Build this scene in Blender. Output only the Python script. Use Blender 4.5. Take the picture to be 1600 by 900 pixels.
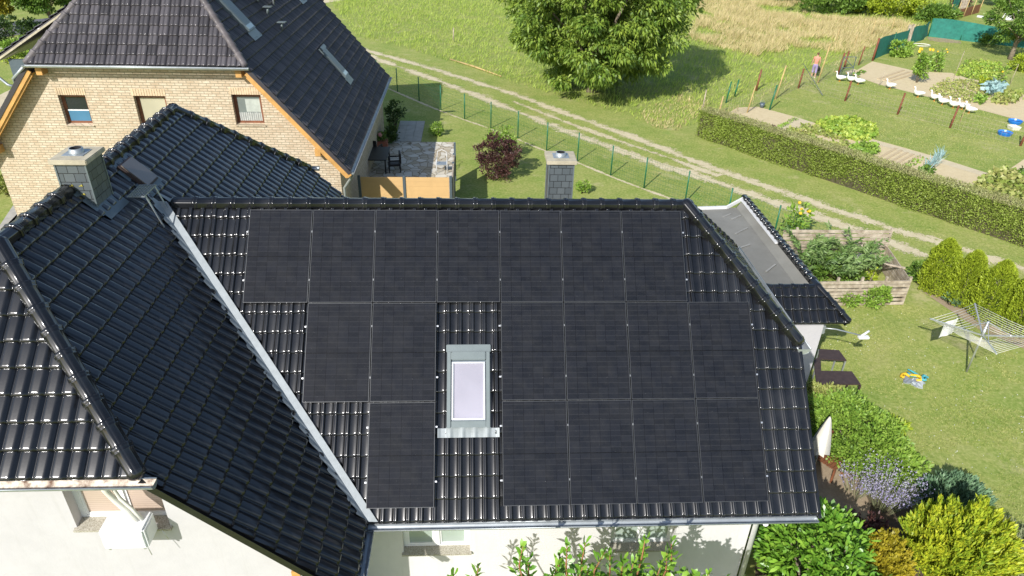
import bpy, bmesh, math, random
import numpy as np
from mathutils import Vector, Matrix
random.seed(7); rng = np.random.default_rng(11)
R = math.radians
for o in list(bpy.data.objects): bpy.data.objects.remove(o)
SC = bpy.context.scene
COL = SC.collection

# ------------------------------------------------------------------ camera, sky, sun, exposure
CAM = Vector((4.167733, -12.131183, 12.2))
CM = Matrix(((0.998675, -0.045436, 0.02418), (-0.002418, -0.510693, -0.85976), (0.051412, 0.858562, -0.510126)))
FOC = 1099.93
cd = bpy.data.cameras.new('camera'); cam = bpy.data.objects.new('camera', cd); COL.objects.link(cam)
cd.sensor_width = 36; cd.lens = FOC / 1600 * 36; cd.clip_end = 1500; cd.clip_start = .1
cx, cy, cz = CM[0], -Vector(CM[1]), -Vector(CM[2])
cam.matrix_world = Matrix(((cx[0], cy[0], cz[0], CAM[0]), (cx[1], cy[1], cz[1], CAM[1]), (cx[2], cy[2], cz[2], CAM[2]), (0, 0, 0, 1)))
SC.camera = cam
SUN_AZ, SUN_EL = 213.0, 34.0          # compass-like from +Y clockwise: light comes from behind left
w = bpy.data.worlds.new('World'); SC.world = w; w.use_nodes = True
nt = w.node_tree; bg = nt.nodes['Background']
sk = nt.nodes.new('ShaderNodeTexSky'); sk.sky_type = 'NISHITA'; sk.sun_disc = False
sk.sun_elevation = R(SUN_EL); sk.sun_rotation = R(SUN_AZ); sk.air_density = 1.0; sk.dust_density = 1.0
nt.links.new(sk.outputs[0], bg.inputs[0]); bg.inputs[1].default_value = .13
sl = bpy.data.lights.new('sun', 'SUN'); sl.energy = 4.5; sl.angle = R(.53); sl.color = (1, .975, .935)
so = bpy.data.objects.new('sun', sl); COL.objects.link(so)
sd = Vector((math.sin(R(SUN_AZ)) * math.cos(R(SUN_EL)), math.cos(R(SUN_AZ)) * math.cos(R(SUN_EL)), math.sin(R(SUN_EL))))
so.rotation_euler = sd.to_track_quat('Z', 'Y').to_euler()
so.location = (0, 0, 40)
SC.view_settings.view_transform = 'Standard'; SC.view_settings.look = 'None'
SC.view_settings.exposure = .35; SC.view_settings.gamma = 1

def g(u, v, z=0.0):
    """world point at height z seen at photo pixel (u, v): used to survey positions once"""
    d = Vector(((u - 800) / FOC, (v - 450) / FOC, 1)); D = CM.transposed() @ d
    return CAM + D * ((z - CAM.z) / D.z)
def gy(u, v, Y):
    d = Vector(((u - 800) / FOC, (v - 450) / FOC, 1)); D = CM.transposed() @ d
    return CAM + D * ((Y - CAM.y) / D.y)

# ------------------------------------------------------------------ materials
def newmat(name):
    m = bpy.data.materials.new(name); m.use_nodes = True
    return m, m.node_tree, m.node_tree.nodes['Principled BSDF']
def N(t, typ, **k):
    n = t.nodes.new(typ)
    for a, b in k.items():
        if a.startswith('i_'):
            key = a[2:]; key = int(key) if key.isdigit() else key
            n.inputs[key].default_value = b
        else: setattr(n, a, b)
    return n
def ramp(t, fac, stops):
    r = t.nodes.new('ShaderNodeValToRGB'); e = r.color_ramp.elements
    while len(e) < len(stops): e.new(.5)
    for i, (p, c) in enumerate(stops):
        e[i].position = p; e[i].color = (*c, 1)
    t.links.new(fac, r.inputs[0]); return r.outputs[0]
def noise(t, scale, detail=4, rough=.6, vec=None, out=0):
    n = N(t, 'ShaderNodeTexNoise'); n.inputs['Scale'].default_value = scale; n.inputs['Detail'].default_value = detail
    n.inputs['Roughness'].default_value = rough
    if vec is not None: t.links.new(vec, n.inputs['Vector'])
    return n.outputs[out]
def mixc(t, f, a, b, mode='MIX'):
    m = t.nodes.new('ShaderNodeMix'); m.data_type = 'RGBA'; m.blend_type = mode
    for s, val in ((m.inputs[0], f), (m.inputs[6], a), (m.inputs[7], b)):
        if isinstance(val, (int, float)): s.default_value = val
        elif isinstance(val, tuple): s.default_value = (*val, 1)
        else: t.links.new(val, s)
    return m.outputs[2]
def math_(t, op, a, b=0.0, c=None):
    m = t.nodes.new('ShaderNodeMath'); m.operation = op
    for s, val in zip(m.inputs, (a, b, c)):
        if val is None: continue
        if isinstance(val, (int, float)): s.default_value = val
        else: t.links.new(val, s)
    return m.outputs[0]
def bump(t, b, h, strength=.3, dist=.02):
    n = N(t, 'ShaderNodeBump'); n.inputs['Strength'].default_value = strength; n.inputs['Distance'].default_value = dist
    t.links.new(h, n.inputs['Height']); t.links.new(n.outputs[0], b.inputs['Normal'])
def simple(name, c, rough=.6, metal=0.0, var=.15, scale=6.0, bmp=0.0, spec=.5, coat=0.0, c2=None):
    m, t, b = newmat(name)
    co = N(t, 'ShaderNodeTexCoord').outputs['Object']
    f = noise(t, scale, 5, .65, co)
    d = tuple(x * (1 - var) for x in c); l = tuple(min(1, x * (1 + var)) for x in (c2 or c))
    t.links.new(ramp(t, f, [(.3, d), (.7, l)]), b.inputs['Base Color'])
    b.inputs['Roughness'].default_value = rough; b.inputs['Metallic'].default_value = metal
    b.inputs['Specular IOR Level'].default_value = spec; b.inputs['Coat Weight'].default_value = coat
    if 'render' in name:      # faint rain streaks and grime on the plaster
        mp = N(t, 'ShaderNodeMapping'); mp.inputs['Scale'].default_value = (5, 5, .5); t.links.new(co, mp.inputs[0])
        st = ramp(t, noise(t, 1.6, 5, .65, mp.outputs[0]), [(.56, (0, 0, 0)), (.85, (.28, .28, .28))]); src = b.inputs['Base Color'].links[0].from_socket
        t.links.new(mixc(t, st, src, (.34, .33, .29)), b.inputs['Base Color'])
    if bmp: bump(t, b, noise(t, scale * 8, 3, .6, co), bmp, .01)
    return m
def leafmat(name, cols, trans=.25, rough=.5):
    m, t, b = newmat(name)
    ge = N(t, 'ShaderNodeNewGeometry')
    f = ge.outputs['Random Per Island']
    n = len(cols); c = ramp(t, f, [((i + .0) / (n - 1) if n > 1 else 0, cc) for i, cc in enumerate(cols)])
    big = noise(t, .9, 2, .5, N(t, 'ShaderNodeTexCoord').outputs['Object'])
    c = mixc(t, .35, c, ramp(t, big, [(.35, cols[0]), (.65, cols[-1])]))
    t.links.new(c, b.inputs['Base Color']); b.inputs['Roughness'].default_value = rough
    tr = N(t, 'ShaderNodeBsdfTranslucent'); t.links.new(mixc(t, .5, c, (.35, .45, .05), 'MULTIPLY') if False else c, tr.inputs['Color'])
    mx = N(t, 'ShaderNodeMixShader'); mx.inputs[0].default_value = trans
    t.links.new(b.outputs[0], mx.inputs[1]); t.links.new(tr.outputs[0], mx.inputs[2])
    t.links.new(mx.outputs[0], t.nodes['Material Output'].inputs['Surface'])
    return m

def m_tile(name, base, rough, coat, mott=.25, bscale=3.0):
    m, t, b = newmat(name)
    co = N(t, 'ShaderNodeTexCoord').outputs['Object']
    isl = N(t, 'ShaderNodeNewGeometry').outputs['Random Per Island']
    c1 = tuple(x * (1 - mott) for x in base); c2 = tuple(x * (1 + mott) for x in base)
    c = ramp(t, isl, [(0, c1), (1, c2)])
    spots = noise(t, 40, 4, .7, co)
    c = mixc(t, math_(t, 'MULTIPLY', ramp(t, noise(t, 1.3, 3, .6, co), [(.5, (0, 0, 0)), (.8, (1, 1, 1))]), .14), c, (.09, .09, .09))
    c = mixc(t, ramp(t, spots, [(.74, (0, 0, 0)), (.79, (.5, .5, .5))]), c, (.16, .15, .12))
    t.links.new(c, b.inputs['Base Color'])
    t.links.new(math_(t, 'ADD', math_(t, 'MULTIPLY', noise(t, bscale, 4, .7, co), .22), rough - .09), b.inputs['Roughness'])
    b.inputs['Coat Weight'].default_value = coat; b.inputs['Coat Roughness'].default_value = .13
    b.inputs['Specular IOR Level'].default_value = .20
    bump(t, b, noise(t, 25, 3, .5, co), .12, .004)
    return m
M = {}
M['tile'] = m_tile('glazed_black_tile', (.008, .0083, .0095), .34, 1.0)
M['tile_brown'] = m_tile('dark_brown_tile', (.066, .060, .064), .5, .35, .38)
M['zinc'] = simple('zinc', (.42, .45, .46), .42, .6, .15, 4)
M['lead'] = simple('valley_flashing', (.27, .295, .305), .55, .15, .12, 8, .15)
M['rust'] = simple('rusty_gutter_trough', (.30, .13, .06), .8, 0, .6, 9, .2, c2=(.62, .56, .46))
M['white_render'] = simple('white_render', (.50, .482, .485), .9, 0, .05, 2, .35)
M['cream_render'] = simple('cream_render', (.62, .60, .59), .9, 0, .05, 2, .35)
M['pvc'] = simple('white_window_frame', (.78, .78, .77), .35, 0, .04, 3)
M['white_paint'] = simple('white_paint', (.66, .66, .65), .4, 0, .05, 3)
M['alu'] = simple('aluminium', (.62, .63, .64), .35, .7, .08, 5)
M['greymetal'] = simple('grey_coated_metal', (.16, .19, .19), .4, .2, .08, 4)
M['greymetal_dark'] = simple('dark_grey_metal', (.10, .13, .15), .45, .2, .08, 4)
M['black'] = simple('black_plastic', (.012, .012, .013), .45, 0, .2, 5)
M['dark_void'] = simple('dark_void', (.006, .006, .007), .8, 0, .1, 5)
M['wood'] = simple('golden_wood', (.55, .30, .09), .55, 0, .22, 3, .1)
M['oldwood'] = simple('weathered_wood', (.34, .26, .17), .8, 0, .35, 4, .3, c2=(.42, .36, .28))
M['brownwood'] = simple('brown_wood', (.20, .075, .035), .6, 0, .3, 5, .2)
M['darkbrown'] = simple('dark_brown_slats', (.055, .035, .03), .6, 0, .25, 7, .1)
M['bark'] = simple('bark', (.20, .16, .11), .9, 0, .4, 6, .6)
M['concrete'] = simple('concrete_cap', (.44, .39, .28), .85, 0, .2, 5, .3)
M['paver'] = simple('concrete_paver', (.40, .38, .33), .85, 0, .15, 3, .2)
M['orange_panel'] = simple('ochre_panel', (.62, .40, .18), .5, 0, .06, 2)
M['green_post'] = simple('green_coated_steel', (.01, .13, .06), .4, 0, .15, 5)
M['green_net'] = simple('green_netting', (.02, .17, .13), .8, 0, .25, 3, .3)
M['rustpost'] = simple('rusty_brown_post', (.19, .06, .03), .8, 0, .3, 6, .3)
M['plastic_blue'] = simple('blue_plastic', (.02, .18, .60), .35, 0, .1, 4)
M['plastic_white'] = simple('white_plastic', (.70, .68, .60), .4, 0, .1, 4)
M['cloth_cream'] = simple('cream_cloth', (.72, .68, .58), .9, 0, .08, 6, .2)
M['feather'] = simple('white_feathers', (.80, .79, .76), .8, 0, .05, 10)
M['beak'] = simple('orange_beak', (.65, .25, .03), .5, 0, .1, 10)
M['skin'] = simple('skin', (.50, .27, .18), .6, 0, .06, 10)
M['hair'] = simple('brown_hair', (.13, .06, .03), .7, 0, .3, 20)
M['coral'] = simple('coral_cloth', (.68, .25, .18), .85, 0, .1, 10)
M['lilac'] = simple('lilac_cloth', (.30, .24, .42), .85, 0, .12, 10)
M['terracotta'] = simple('terracotta', (.32, .11, .06), .7, 0, .2, 8)
M['rattan'] = simple('black_rattan', (.02, .018, .017), .5, 0, .4, 30, .3)
M['slate'] = simple('slate', (.13, .16, .17), .5, 0, .12, 3, .1)
M['yellow'] = simple('yellow_petal', (.75, .45, .02), .6, 0, .2, 20)
M['lichen'] = simple('yellow_lichen', (.45, .38, .06), .9, 0, .3, 30)
M['carpaint'] = simple('dark_blue_car_paint', (.012, .02, .03), .2, .3, .1, 2, 0, .5, 1.0)
M['rubber'] = simple('rubber', (.015, .015, .015), .8, 0, .2, 10)
M['straw'] = simple('straw_stick', (.45, .33, .14), .8, 0, .3, 8, .2)

def m_glass(name, c, rough=.06):
    m, t, b = newmat(name)
    co = N(t, 'ShaderNodeTexCoord').outputs['Object']
    t.links.new(ramp(t, noise(t, 1.2, 2, .5, co), [(.3, tuple(x * .8 for x in c)), (.7, c)]), b.inputs['Base Color'])
    b.inputs['Roughness'].default_value = rough; b.inputs['Coat Weight'].default_value = .6; b.inputs['Coat Roughness'].default_value = .02
    return m
M['glass_dark'] = m_glass('dark_window_glass', (.02, .025, .03))
M['glass_blue'] = m_glass('blue_blind_behind_glass', (.07, .20, .33), .3)
M['glass_grey'] = m_glass('grey_curtained_glass', (.20, .23, .21), .15)
M['glass_green'] = m_glass('greenish_window_glass', (.38, .45, .40), .1)
M['glass_cream'] = m_glass('cream_blind_behind_glass', (.50, .46, .33), .3)
M['glass_lilac'] = m_glass('lilac_blind_behind_glass', (.40, .38, .44), .2)
def m_blind():
    m, t, b = newmat('pleated_beige_blind')
    co = N(t, 'ShaderNodeTexCoord').outputs['Object']; s = N(t, 'ShaderNodeSeparateXYZ'); t.links.new(co, s.inputs[0])
    f = math_(t, 'FRACT', math_(t, 'MULTIPLY', s.outputs[2], 26.0))
    t.links.new(ramp(t, f, [(0, (.30, .20, .15)), (.25, (.52, .42, .34)), (1, (.46, .36, .29))]), b.inputs['Base Color'])
    b.inputs['Roughness'].default_value = .5; b.inputs['Coat Weight'].default_value = .4
    return m
M['blind'] = m_blind()
def m_brick():
    m, t, b = newmat('yellow_brick')
    co = N(t, 'ShaderNodeTexCoord').outputs['Object']; s = N(t, 'ShaderNodeSeparateXYZ'); t.links.new(co, s.inputs[0])
    cb = N(t, 'ShaderNodeCombineXYZ'); t.links.new(math_(t, 'ADD', s.outputs[0], s.outputs[1]), cb.inputs[0]); t.links.new(s.outputs[2], cb.inputs[1])
    wv = N(t, 'ShaderNodeVectorMath', operation='ADD'); t.links.new(cb.outputs[0], wv.inputs[0])
    sc_ = N(t, 'ShaderNodeVectorMath', operation='SCALE'); sc_.inputs['Scale'].default_value = .012; t.links.new(noise(t, 9, 2, .5, co, 1), sc_.inputs[0]); t.links.new(sc_.outputs[0], wv.inputs[1])
    br = N(t, 'ShaderNodeTexBrick'); t.links.new(wv.outputs[0], br.inputs['Vector'])
    br.inputs['Scale'].default_value = 1; br.inputs['Brick Width'].default_value = .26; br.inputs['Row Height'].default_value = .088
    br.inputs['Mortar Size'].default_value = .012; br.inputs['Mortar Smooth'].default_value = .3; br.inputs['Bias'].default_value = -.1
    br.inputs['Color1'].default_value = (.48, .37, .25, 1); br.inputs['Color2'].default_value = (.66, .56, .42, 1); br.inputs['Mortar'].default_value = (.31, .26, .18, 1)
    c = mixc(t, math_(t, 'MULTIPLY', math_(t, 'SUBTRACT', 1.0, br.outputs['Fac']), .45), br.outputs['Color'], ramp(t, noise(t, 5, 4, .7, co), [(.3, (.44, .31, .20)), (.5, (.57, .46, .32)), (.68, (.70, .62, .49))]))
    t.links.new(c, b.inputs['Base Color']); b.inputs['Roughness'].default_value = .9
    n = N(t, 'ShaderNodeBump', invert=True); n.inputs['Strength'].default_value = .6; n.inputs['Distance'].default_value = .012
    t.links.new(br.outputs['Fac'], n.inputs['Height']); t.links.new(n.outputs[0], b.inputs['Normal'])
    return m
M['brick'] = m_brick()
def m_flag():
    m, t, b = newmat('crazy_paving')
    co = N(t, 'ShaderNodeTexCoord').outputs['Object']
    v = N(t, 'ShaderNodeTexVoronoi', feature='DISTANCE_TO_EDGE'); v.inputs['Scale'].default_value = 2.6; t.links.new(co, v.inputs['Vector'])
    v2 = N(t, 'ShaderNodeTexVoronoi'); v2.inputs['Scale'].default_value = 2.6; t.links.new(co, v2.inputs['Vector'])
    s = N(t, 'ShaderNodeSeparateColor'); t.links.new(v2.outputs['Color'], s.inputs[0])
    c = ramp(t, s.outputs[0], [(0, (.42, .35, .24)), (.5, (.55, .50, .40)), (1, (.68, .64, .55))])
    c = mixc(t, ramp(t, v.outputs[0], [(.02, (1, 1, 1)), (.05, (0, 0, 0))]), c, (.22, .17, .10))
    t.links.new(c, b.inputs['Base Color']); b.inputs['Roughness'].default_value = .85
    return m
M['flag'] = m_flag()
def m_granite():
    m, t, b = newmat('speckled_granite_sill')
    co = N(t, 'ShaderNodeTexCoord').outputs['Object']
    t.links.new(ramp(t, noise(t, 60, 4, .8, co), [(.35, (.12, .10, .07)), (.48, (.36, .33, .26)), (.62, (.50, .47, .40))]), b.inputs['Base Color'])
    b.inputs['Roughness'].default_value = .5; return m
M['granite'] = m_granite()
def m_felt():
    m, t, b = newmat('grey_roofing_felt')
    co = N(t, 'ShaderNodeTexCoord').outputs['Object']
    c = ramp(t, noise(t, .8, 5, .65, co), [(.3, (.15, .145, .125)), (.7, (.22, .215, .19))])
    c = mixc(t, ramp(t, noise(t, 60, 2, .6, co), [(.6, (0, 0, 0)), (.75, (.5, .5, .5))]), c, (.26, .25, .23))
    t.links.new(c, b.inputs['Base Color']); b.inputs['Roughness'].default_value = .9; return m
M['felt'] = m_felt()
def m_cells():
    m, t, b = newmat('solar_cells')
    co = N(t, 'ShaderNodeTexCoord').outputs['Object']; s = N(t, 'ShaderNodeSeparateXYZ'); t.links.new(co, s.inputs[0])
    x = math_(t, 'MULTIPLY', s.outputs[0], 6 / 1.094); y = math_(t, 'MULTIPLY', s.outputs[1], 18 / 1.70)
    fx = math_(t, 'FRACT', x); fy = math_(t, 'FRACT', y)
    cb = N(t, 'ShaderNodeCombineXYZ'); t.links.new(math_(t, 'FLOOR', x), cb.inputs[0]); t.links.new(math_(t, 'FLOOR', y), cb.inputs[1])
    info = N(t, 'ShaderNodeObjectInfo'); t.links.new(math_(t, 'MULTIPLY', info.outputs['Random'], 50), cb.inputs[2])
    wn = N(t, 'ShaderNodeTexWhiteNoise'); t.links.new(cb.outputs[0], wn.inputs['Vector'])
    c = ramp(t, wn.outputs['Value'], [(0, (.0042, .0050, .0072)), (1, (.0088, .0098, .0132))])
    bars = math_(t, 'FRACT', math_(t, 'MULTIPLY', s.outputs[0], 60.0))
    c = mixc(t, math_(t, 'MULTIPLY', math_(t, 'LESS_THAN', bars, .18), .35), c, (.05, .05, .055))
    ly = math_(t, 'GREATER_THAN', math_(t, 'ABSOLUTE', math_(t, 'SUBTRACT', fy, .5)), .44)
    c = mixc(t, math_(t, 'MULTIPLY', ly, .5), c, (.030, .030, .033))
    lx = math_(t, 'GREATER_THAN', math_(t, 'ABSOLUTE', math_(t, 'SUBTRACT', fx, .5)), .475)
    c = mixc(t, math_(t, 'MULTIPLY', lx, .8), c, (.003, .003, .004))
    mid = math_(t, 'LESS_THAN', math_(t, 'ABSOLUTE', math_(t, 'SUBTRACT', s.outputs[1], .85)), .008)
    c = mixc(t, mid, c, (.002, .002, .002))
    dirt = noise(t, 3, 5, .7, co)
    c = mixc(t, math_(t, 'MULTIPLY', ramp(t, dirt, [(.4, (0, 0, 0)), (.8, (1, 1, 1))]), .10), c, (.12, .11, .09))
    c = mixc(t, ramp(t, noise(t, 70, 1, .5, co), [(.80, (0, 0, 0)), (.83, (.7, .7, .7))]), c, (.4, .4, .38))
    t.links.new(c, b.inputs['Base Color'])
    b.inputs['Roughness'].default_value = .7; b.inputs['Specular IOR Level'].default_value = .06; b.inputs['Coat Weight'].default_value = .65; b.inputs['Coat Roughness'].default_value = .05
    bump(t, b, noise(t, 300, 2, .5, co), .05, .002)
    return m
M['cells'] = m_cells()
def m_slates():
    m, t, b = newmat('slate_shingles')
    co = N(t, 'ShaderNodeTexCoord').outputs['Object']; s = N(t, 'ShaderNodeSeparateXYZ'); t.links.new(co, s.inputs[0])
    cb = N(t, 'ShaderNodeCombineXYZ'); t.links.new(math_(t, 'ADD', s.outputs[0], s.outputs[1]), cb.inputs[0]); t.links.new(s.outputs[2], cb.inputs[1])
    br = N(t, 'ShaderNodeTexBrick'); t.links.new(cb.outputs[0], br.inputs['Vector'])
    br.inputs['Scale'].default_value = 1; br.inputs['Brick Width'].default_value = .17; br.inputs['Row Height'].default_value = .15
    br.inputs['Mortar Size'].default_value = .005
    br.inputs['Color1'].default_value = (.085, .10, .105, 1); br.inputs['Color2'].default_value = (.11, .127, .132, 1); br.inputs['Mortar'].default_value = (.02, .02, .02, 1)
    t.links.new(br.outputs['Color'], b.inputs['Base Color']); b.inputs['Roughness'].default_value = .45
    n = N(t, 'ShaderNodeBump', invert=True); n.inputs['Strength'].default_value = .8; n.inputs['Distance'].default_value = .01
    t.links.new(br.outputs['Fac'], n.inputs['Height']); t.links.new(n.outputs[0], b.inputs['Normal']); return m
M['slates'] = m_slates()
def m_ground():
    m, t, b = newmat('lawn_and_meadow_ground')
    co = N(t, 'ShaderNodeTexCoord').outputs['Object']
    n1 = noise(t, .28, 6, .68, co); n2 = noise(t, .9, 6, .7, co); n3 = noise(t, 9, 5, .75, co)
    c = ramp(t, n1, [(.36, (0.149, 0.241, 0.040)), (.46, (0.230, 0.299, 0.063)), (.54, (0.333, 0.345, 0.103)), (.66, (0.414, 0.380, 0.149))])
    c = mixc(t, .5, c, ramp(t, n2, [(.34, (0.115, 0.207, 0.029)), (.48, (0.253, 0.310, 0.069)), (.58, (0.380, 0.368, 0.127)), (.70, (0.506, 0.425, 0.218))]))
    c = mixc(t, .5, c, ramp(t, n3, [(.32, (0.069, 0.138, 0.017)), (.5, (0.253, 0.310, 0.069)), (.66, (0.483, 0.460, 0.196))]), 'MIX')
    c = mixc(t, math_(t, 'MULTIPLY', ramp(t, noise(t, .55, 6, .72, co), [(.57, (0, 0, 0)), (.68, (1, 1, 1))]), .55), c, (.52, .45, .25))
    c = mixc(t, math_(t, 'MULTIPLY', ramp(t, noise(t, .8, 5, .7, co, 1), [(.30, (1, 1, 1)), (.42, (0, 0, 0))]), .6), c, (.13, .27, .035))
    t.links.new(c, b.inputs['Base Color']); b.inputs['Roughness'].default_value = .95; b.inputs['Specular IOR Level'].default_value = .15
    bump(t, b, noise(t, 30, 4, .8, co), .35, .03)
    return m
M['ground'] = m_ground()
def m_soil(name, a, bb, cc, alpha=False, grass=.0):
    m, t, b = newmat(name)
    co = N(t, 'ShaderNodeTexCoord').outputs['Object']
    c = ramp(t, noise(t, 3, 6, .7, co), [(.3, a), (.5, bb), (.75, cc)])
    c = mixc(t, .4, c, ramp(t, noise(t, 22, 5, .8, co), [(.35, a), (.65, cc)]))
    if grass: c = mixc(t, ramp(t, noise(t, 2.4, 6, .75, co), [(.64 - grass, (0, 0, 0)), (.70 - grass, (1, 1, 1))]), c, (.12, .16, .03))
    t.links.new(c, b.inputs['Base Color']); b.inputs['Roughness'].default_value = .95
    bump(t, b, noise(t, 18, 5, .8, co), .25, .03)
    if alpha:
        uv = N(t, 'ShaderNodeUVMap').outputs[0]; s = N(t, 'ShaderNodeSeparateXYZ'); t.links.new(uv, s.inputs[0])
        e = math_(t, 'ABSOLUTE', math_(t, 'SUBTRACT', math_(t, 'MULTIPLY', s.outputs[1], 2), 1))
        nn = math_(t, 'ADD', math_(t, 'ADD', math_(t, 'MULTIPLY', noise(t, .5, 3, .6, co), 1.4), math_(t, 'MULTIPLY', noise(t, 2.6, 6, .8, co), 1.6)), math_(t, 'MULTIPLY', noise(t, 11, 4, .8, co), 1.4))
        a_ = math_(t, 'GREATER_THAN', math_(t, 'SUBTRACT', nn, math_(t, 'MULTIPLY', e, 1.0)), 1.90)
        t.links.new(a_, b.inputs['Alpha'])
    return m
M['rut'] = m_soil('sandy_rut', (.44, .36, .20), (.58, .50, .32), (.70, .62, .43), True)
M['sand'] = m_soil('sandy_garden_soil', (.50, .39, .22), (.60, .49, .29), (.68, .57, .36), False, .0)
M['dirt'] = m_soil('bare_dirt', (.24, .17, .11), (.34, .26, .17), (.42, .34, .23), False, 0)
M['asphalt'] = m_soil('old_asphalt', (.10, .10, .11), (.13, .13, .14), (.17, .17, .18))
M['drive'] = m_soil('pale_driveway', (.48, .40, .25), (.58, .49, .32), (.64, .55, .38))
M['gravelbed'] = m_soil('brown_bed', (.05, .035, .02), (.10, .07, .04), (.17, .12, .08))

M['leaf_walnut'] = leafmat('walnut_leaves', [(0.076, 0.151, 0.020), (0.143, 0.252, 0.034), (0.235, 0.353, 0.050), (0.336, 0.420, 0.059)])
M['leaf_green'] = leafmat('green_leaves', [(0.067, 0.143, 0.020), (0.134, 0.252, 0.034), (0.218, 0.336, 0.050)])
M['leaf_bright'] = leafmat('bright_leaves', [(0.134, 0.252, 0.034), (0.252, 0.420, 0.050), (0.370, 0.504, 0.084)])
M['leaf_thuja'] = leafmat('yellow_green_thuja', [(.20, .28, .02), (.36, .46, .03), (.50, .58, .05)])
M['leaf_gold'] = leafmat('golden_conifer', [(.16, .27, .02), (.40, .50, .03), (.66, .64, .04)])
M['leaf_orange'] = leafmat('amber_conifer', [(.22, .19, .015), (.42, .36, .02), (.58, .46, .04)])
M['leaf_blue'] = leafmat('blue_green_conifer', [(0.084, 0.168, 0.084), (0.151, 0.269, 0.151), (0.235, 0.370, 0.185)])
M['leaf_purple'] = leafmat('purple_leaves', [(0.049, 0.017, 0.020), (0.099, 0.039, 0.037), (0.168, 0.084, 0.063)])
M['leaf_laurel'] = leafmat('glossy_laurel_leaves', [(.07, .19, .02), (.15, .34, .03), (.30, .48, .06)], .2, .36)
M['leaf_hedge'] = leafmat('hedge_leaves', [(.22, .30, .05), (.36, .46, .08), (.46, .52, .14), (.42, .54, .10)], .4)
M['leaf_lavender'] = leafmat('lavender_flowers', [(0.376, 0.323, 0.564), (0.538, 0.484, 0.739), (0.457, 0.457, 0.403)])
M['leaf_squash'] = leafmat('squash_leaves', [(0.168, 0.319, 0.034), (0.302, 0.454, 0.067), (0.554, 0.605, 0.101)])
M['leaf_yellow'] = leafmat('yellowing_leaves', [(.20, .29, .05), (.34, .40, .08), (.50, .46, .18)])
M['leaf_dark'] = leafmat('dark_leaves', [(0.028, 0.063, 0.015), (0.056, 0.112, 0.021), (0.099, 0.168, 0.028)])
M['leaf_autumn'] = leafmat('yellowish_tree_leaves', [(0.161, 0.175, 0.020), (0.403, 0.363, 0.027), (0.672, 0.564, 0.054)])
M['leaf_leek'] = leafmat('blue_leek_leaves', [(0.202, 0.336, 0.336), (0.336, 0.504, 0.504), (0.470, 0.638, 0.605)])
M['leaf_fir'] = leafmat('fir_sprigs', [(0.084, 0.168, 0.034), (0.168, 0.302, 0.067), (0.336, 0.437, 0.168)])
M['leaf_fir_dry'] = leafmat('reddish_sprigs', [(0.504, 0.269, 0.118), (0.638, 0.403, 0.202)])
M['blade_green'] = leafmat('meadow_grass_blades', [(.24, .36, .04), (.38, .52, .07), (.56, .62, .13)], .35, .6)
M['blade_dry'] = leafmat('dry_grass_blades', [(0.400, 0.343, 0.129), (0.629, 0.515, 0.243), (0.829, 0.686, 0.386)], .35, .6)
M['blade_lawn'] = leafmat('lawn_blades', [(.20, .28, .045), (.36, .40, .10), (.55, .52, .20)], .3, .7)

# ------------------------------------------------------------------ object helpers
def link(o, parent=None):
    COL.objects.link(o)
    if parent is not None: o.parent = parent
    return o
def thing(name, label, cat, loc=(0, 0, 0), rz=0.0, group=None):
    o = bpy.data.objects.new(name, None); COL.objects.link(o); o.location = loc; o.rotation_euler = (0, 0, rz)
    o.empty_display_size = .2
    o['label'] = label; o['category'] = cat
    if group: o['group'] = group
    return o
def tag(o, label, cat, group=None):
    o['label'] = label; o['category'] = cat
    if group: o['group'] = group
    return o
def obj(name, verts, faces, mat, parent=None, smooth=False, world=False):
    me = bpy.data.meshes.new(name); me.from_pydata([tuple(v) for v in verts], [], faces)
    mats = mat if isinstance(mat, (list, tuple)) else [mat]
    for mm in mats: me.materials.append(mm)
    if smooth: me.shade_smooth()
    o = bpy.data.objects.new(name, me); link(o, parent)
    return o
def bobj(name, bm, mat, parent=None, smooth=False):
    me = bpy.data.meshes.new(name); bm.to_mesh(me); bm.free()
    mats = mat if isinstance(mat, (list, tuple)) else [mat]
    for mm in mats: me.materials.append(mm)
    if smooth: me.shade_smooth()
    o = bpy.data.objects.new(name, me); link(o, parent)
    return o
def setkind(o, k): o['kind'] = k; return o
def box(bm, x0, x1, y0, y1, z0, z1, mi=0, bev=0.0, mtx=None):
    vs = [bm.verts.new((x, y, z)) for x in (x0, x1) for y in (y0, y1) for z in (z0, z1)]
    F = [(0, 1, 3, 2), (4, 6, 7, 5), (0, 4, 5, 1), (2, 3, 7, 6), (0, 2, 6, 4), (1, 5, 7, 3)]
    fs = [bm.faces.new([vs[i] for i in f]) for f in F]
    for f in fs: f.material_index = mi
    if bev:
        es = list({e for f in fs for e in f.edges})
        r = bmesh.ops.bevel(bm, geom=es, offset=bev, segments=2, affect='EDGES')
        for f in r['faces']: f.material_index = mi
        vs = list({v for f in fs if f.is_valid for v in f.verts} | {v for f in r['faces'] for v in f.verts})
    if mtx is not None: bmesh.ops.transform(bm, matrix=mtx, verts=vs)
    return vs
def boxobj(name, x0, x1, y0, y1, z0, z1, mat, parent=None, bev=0.0):
    bm = bmesh.new(); box(bm, x0, x1, y0, y1, z0, z1, 0, bev); return bobj(name, bm, mat, parent)
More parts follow.
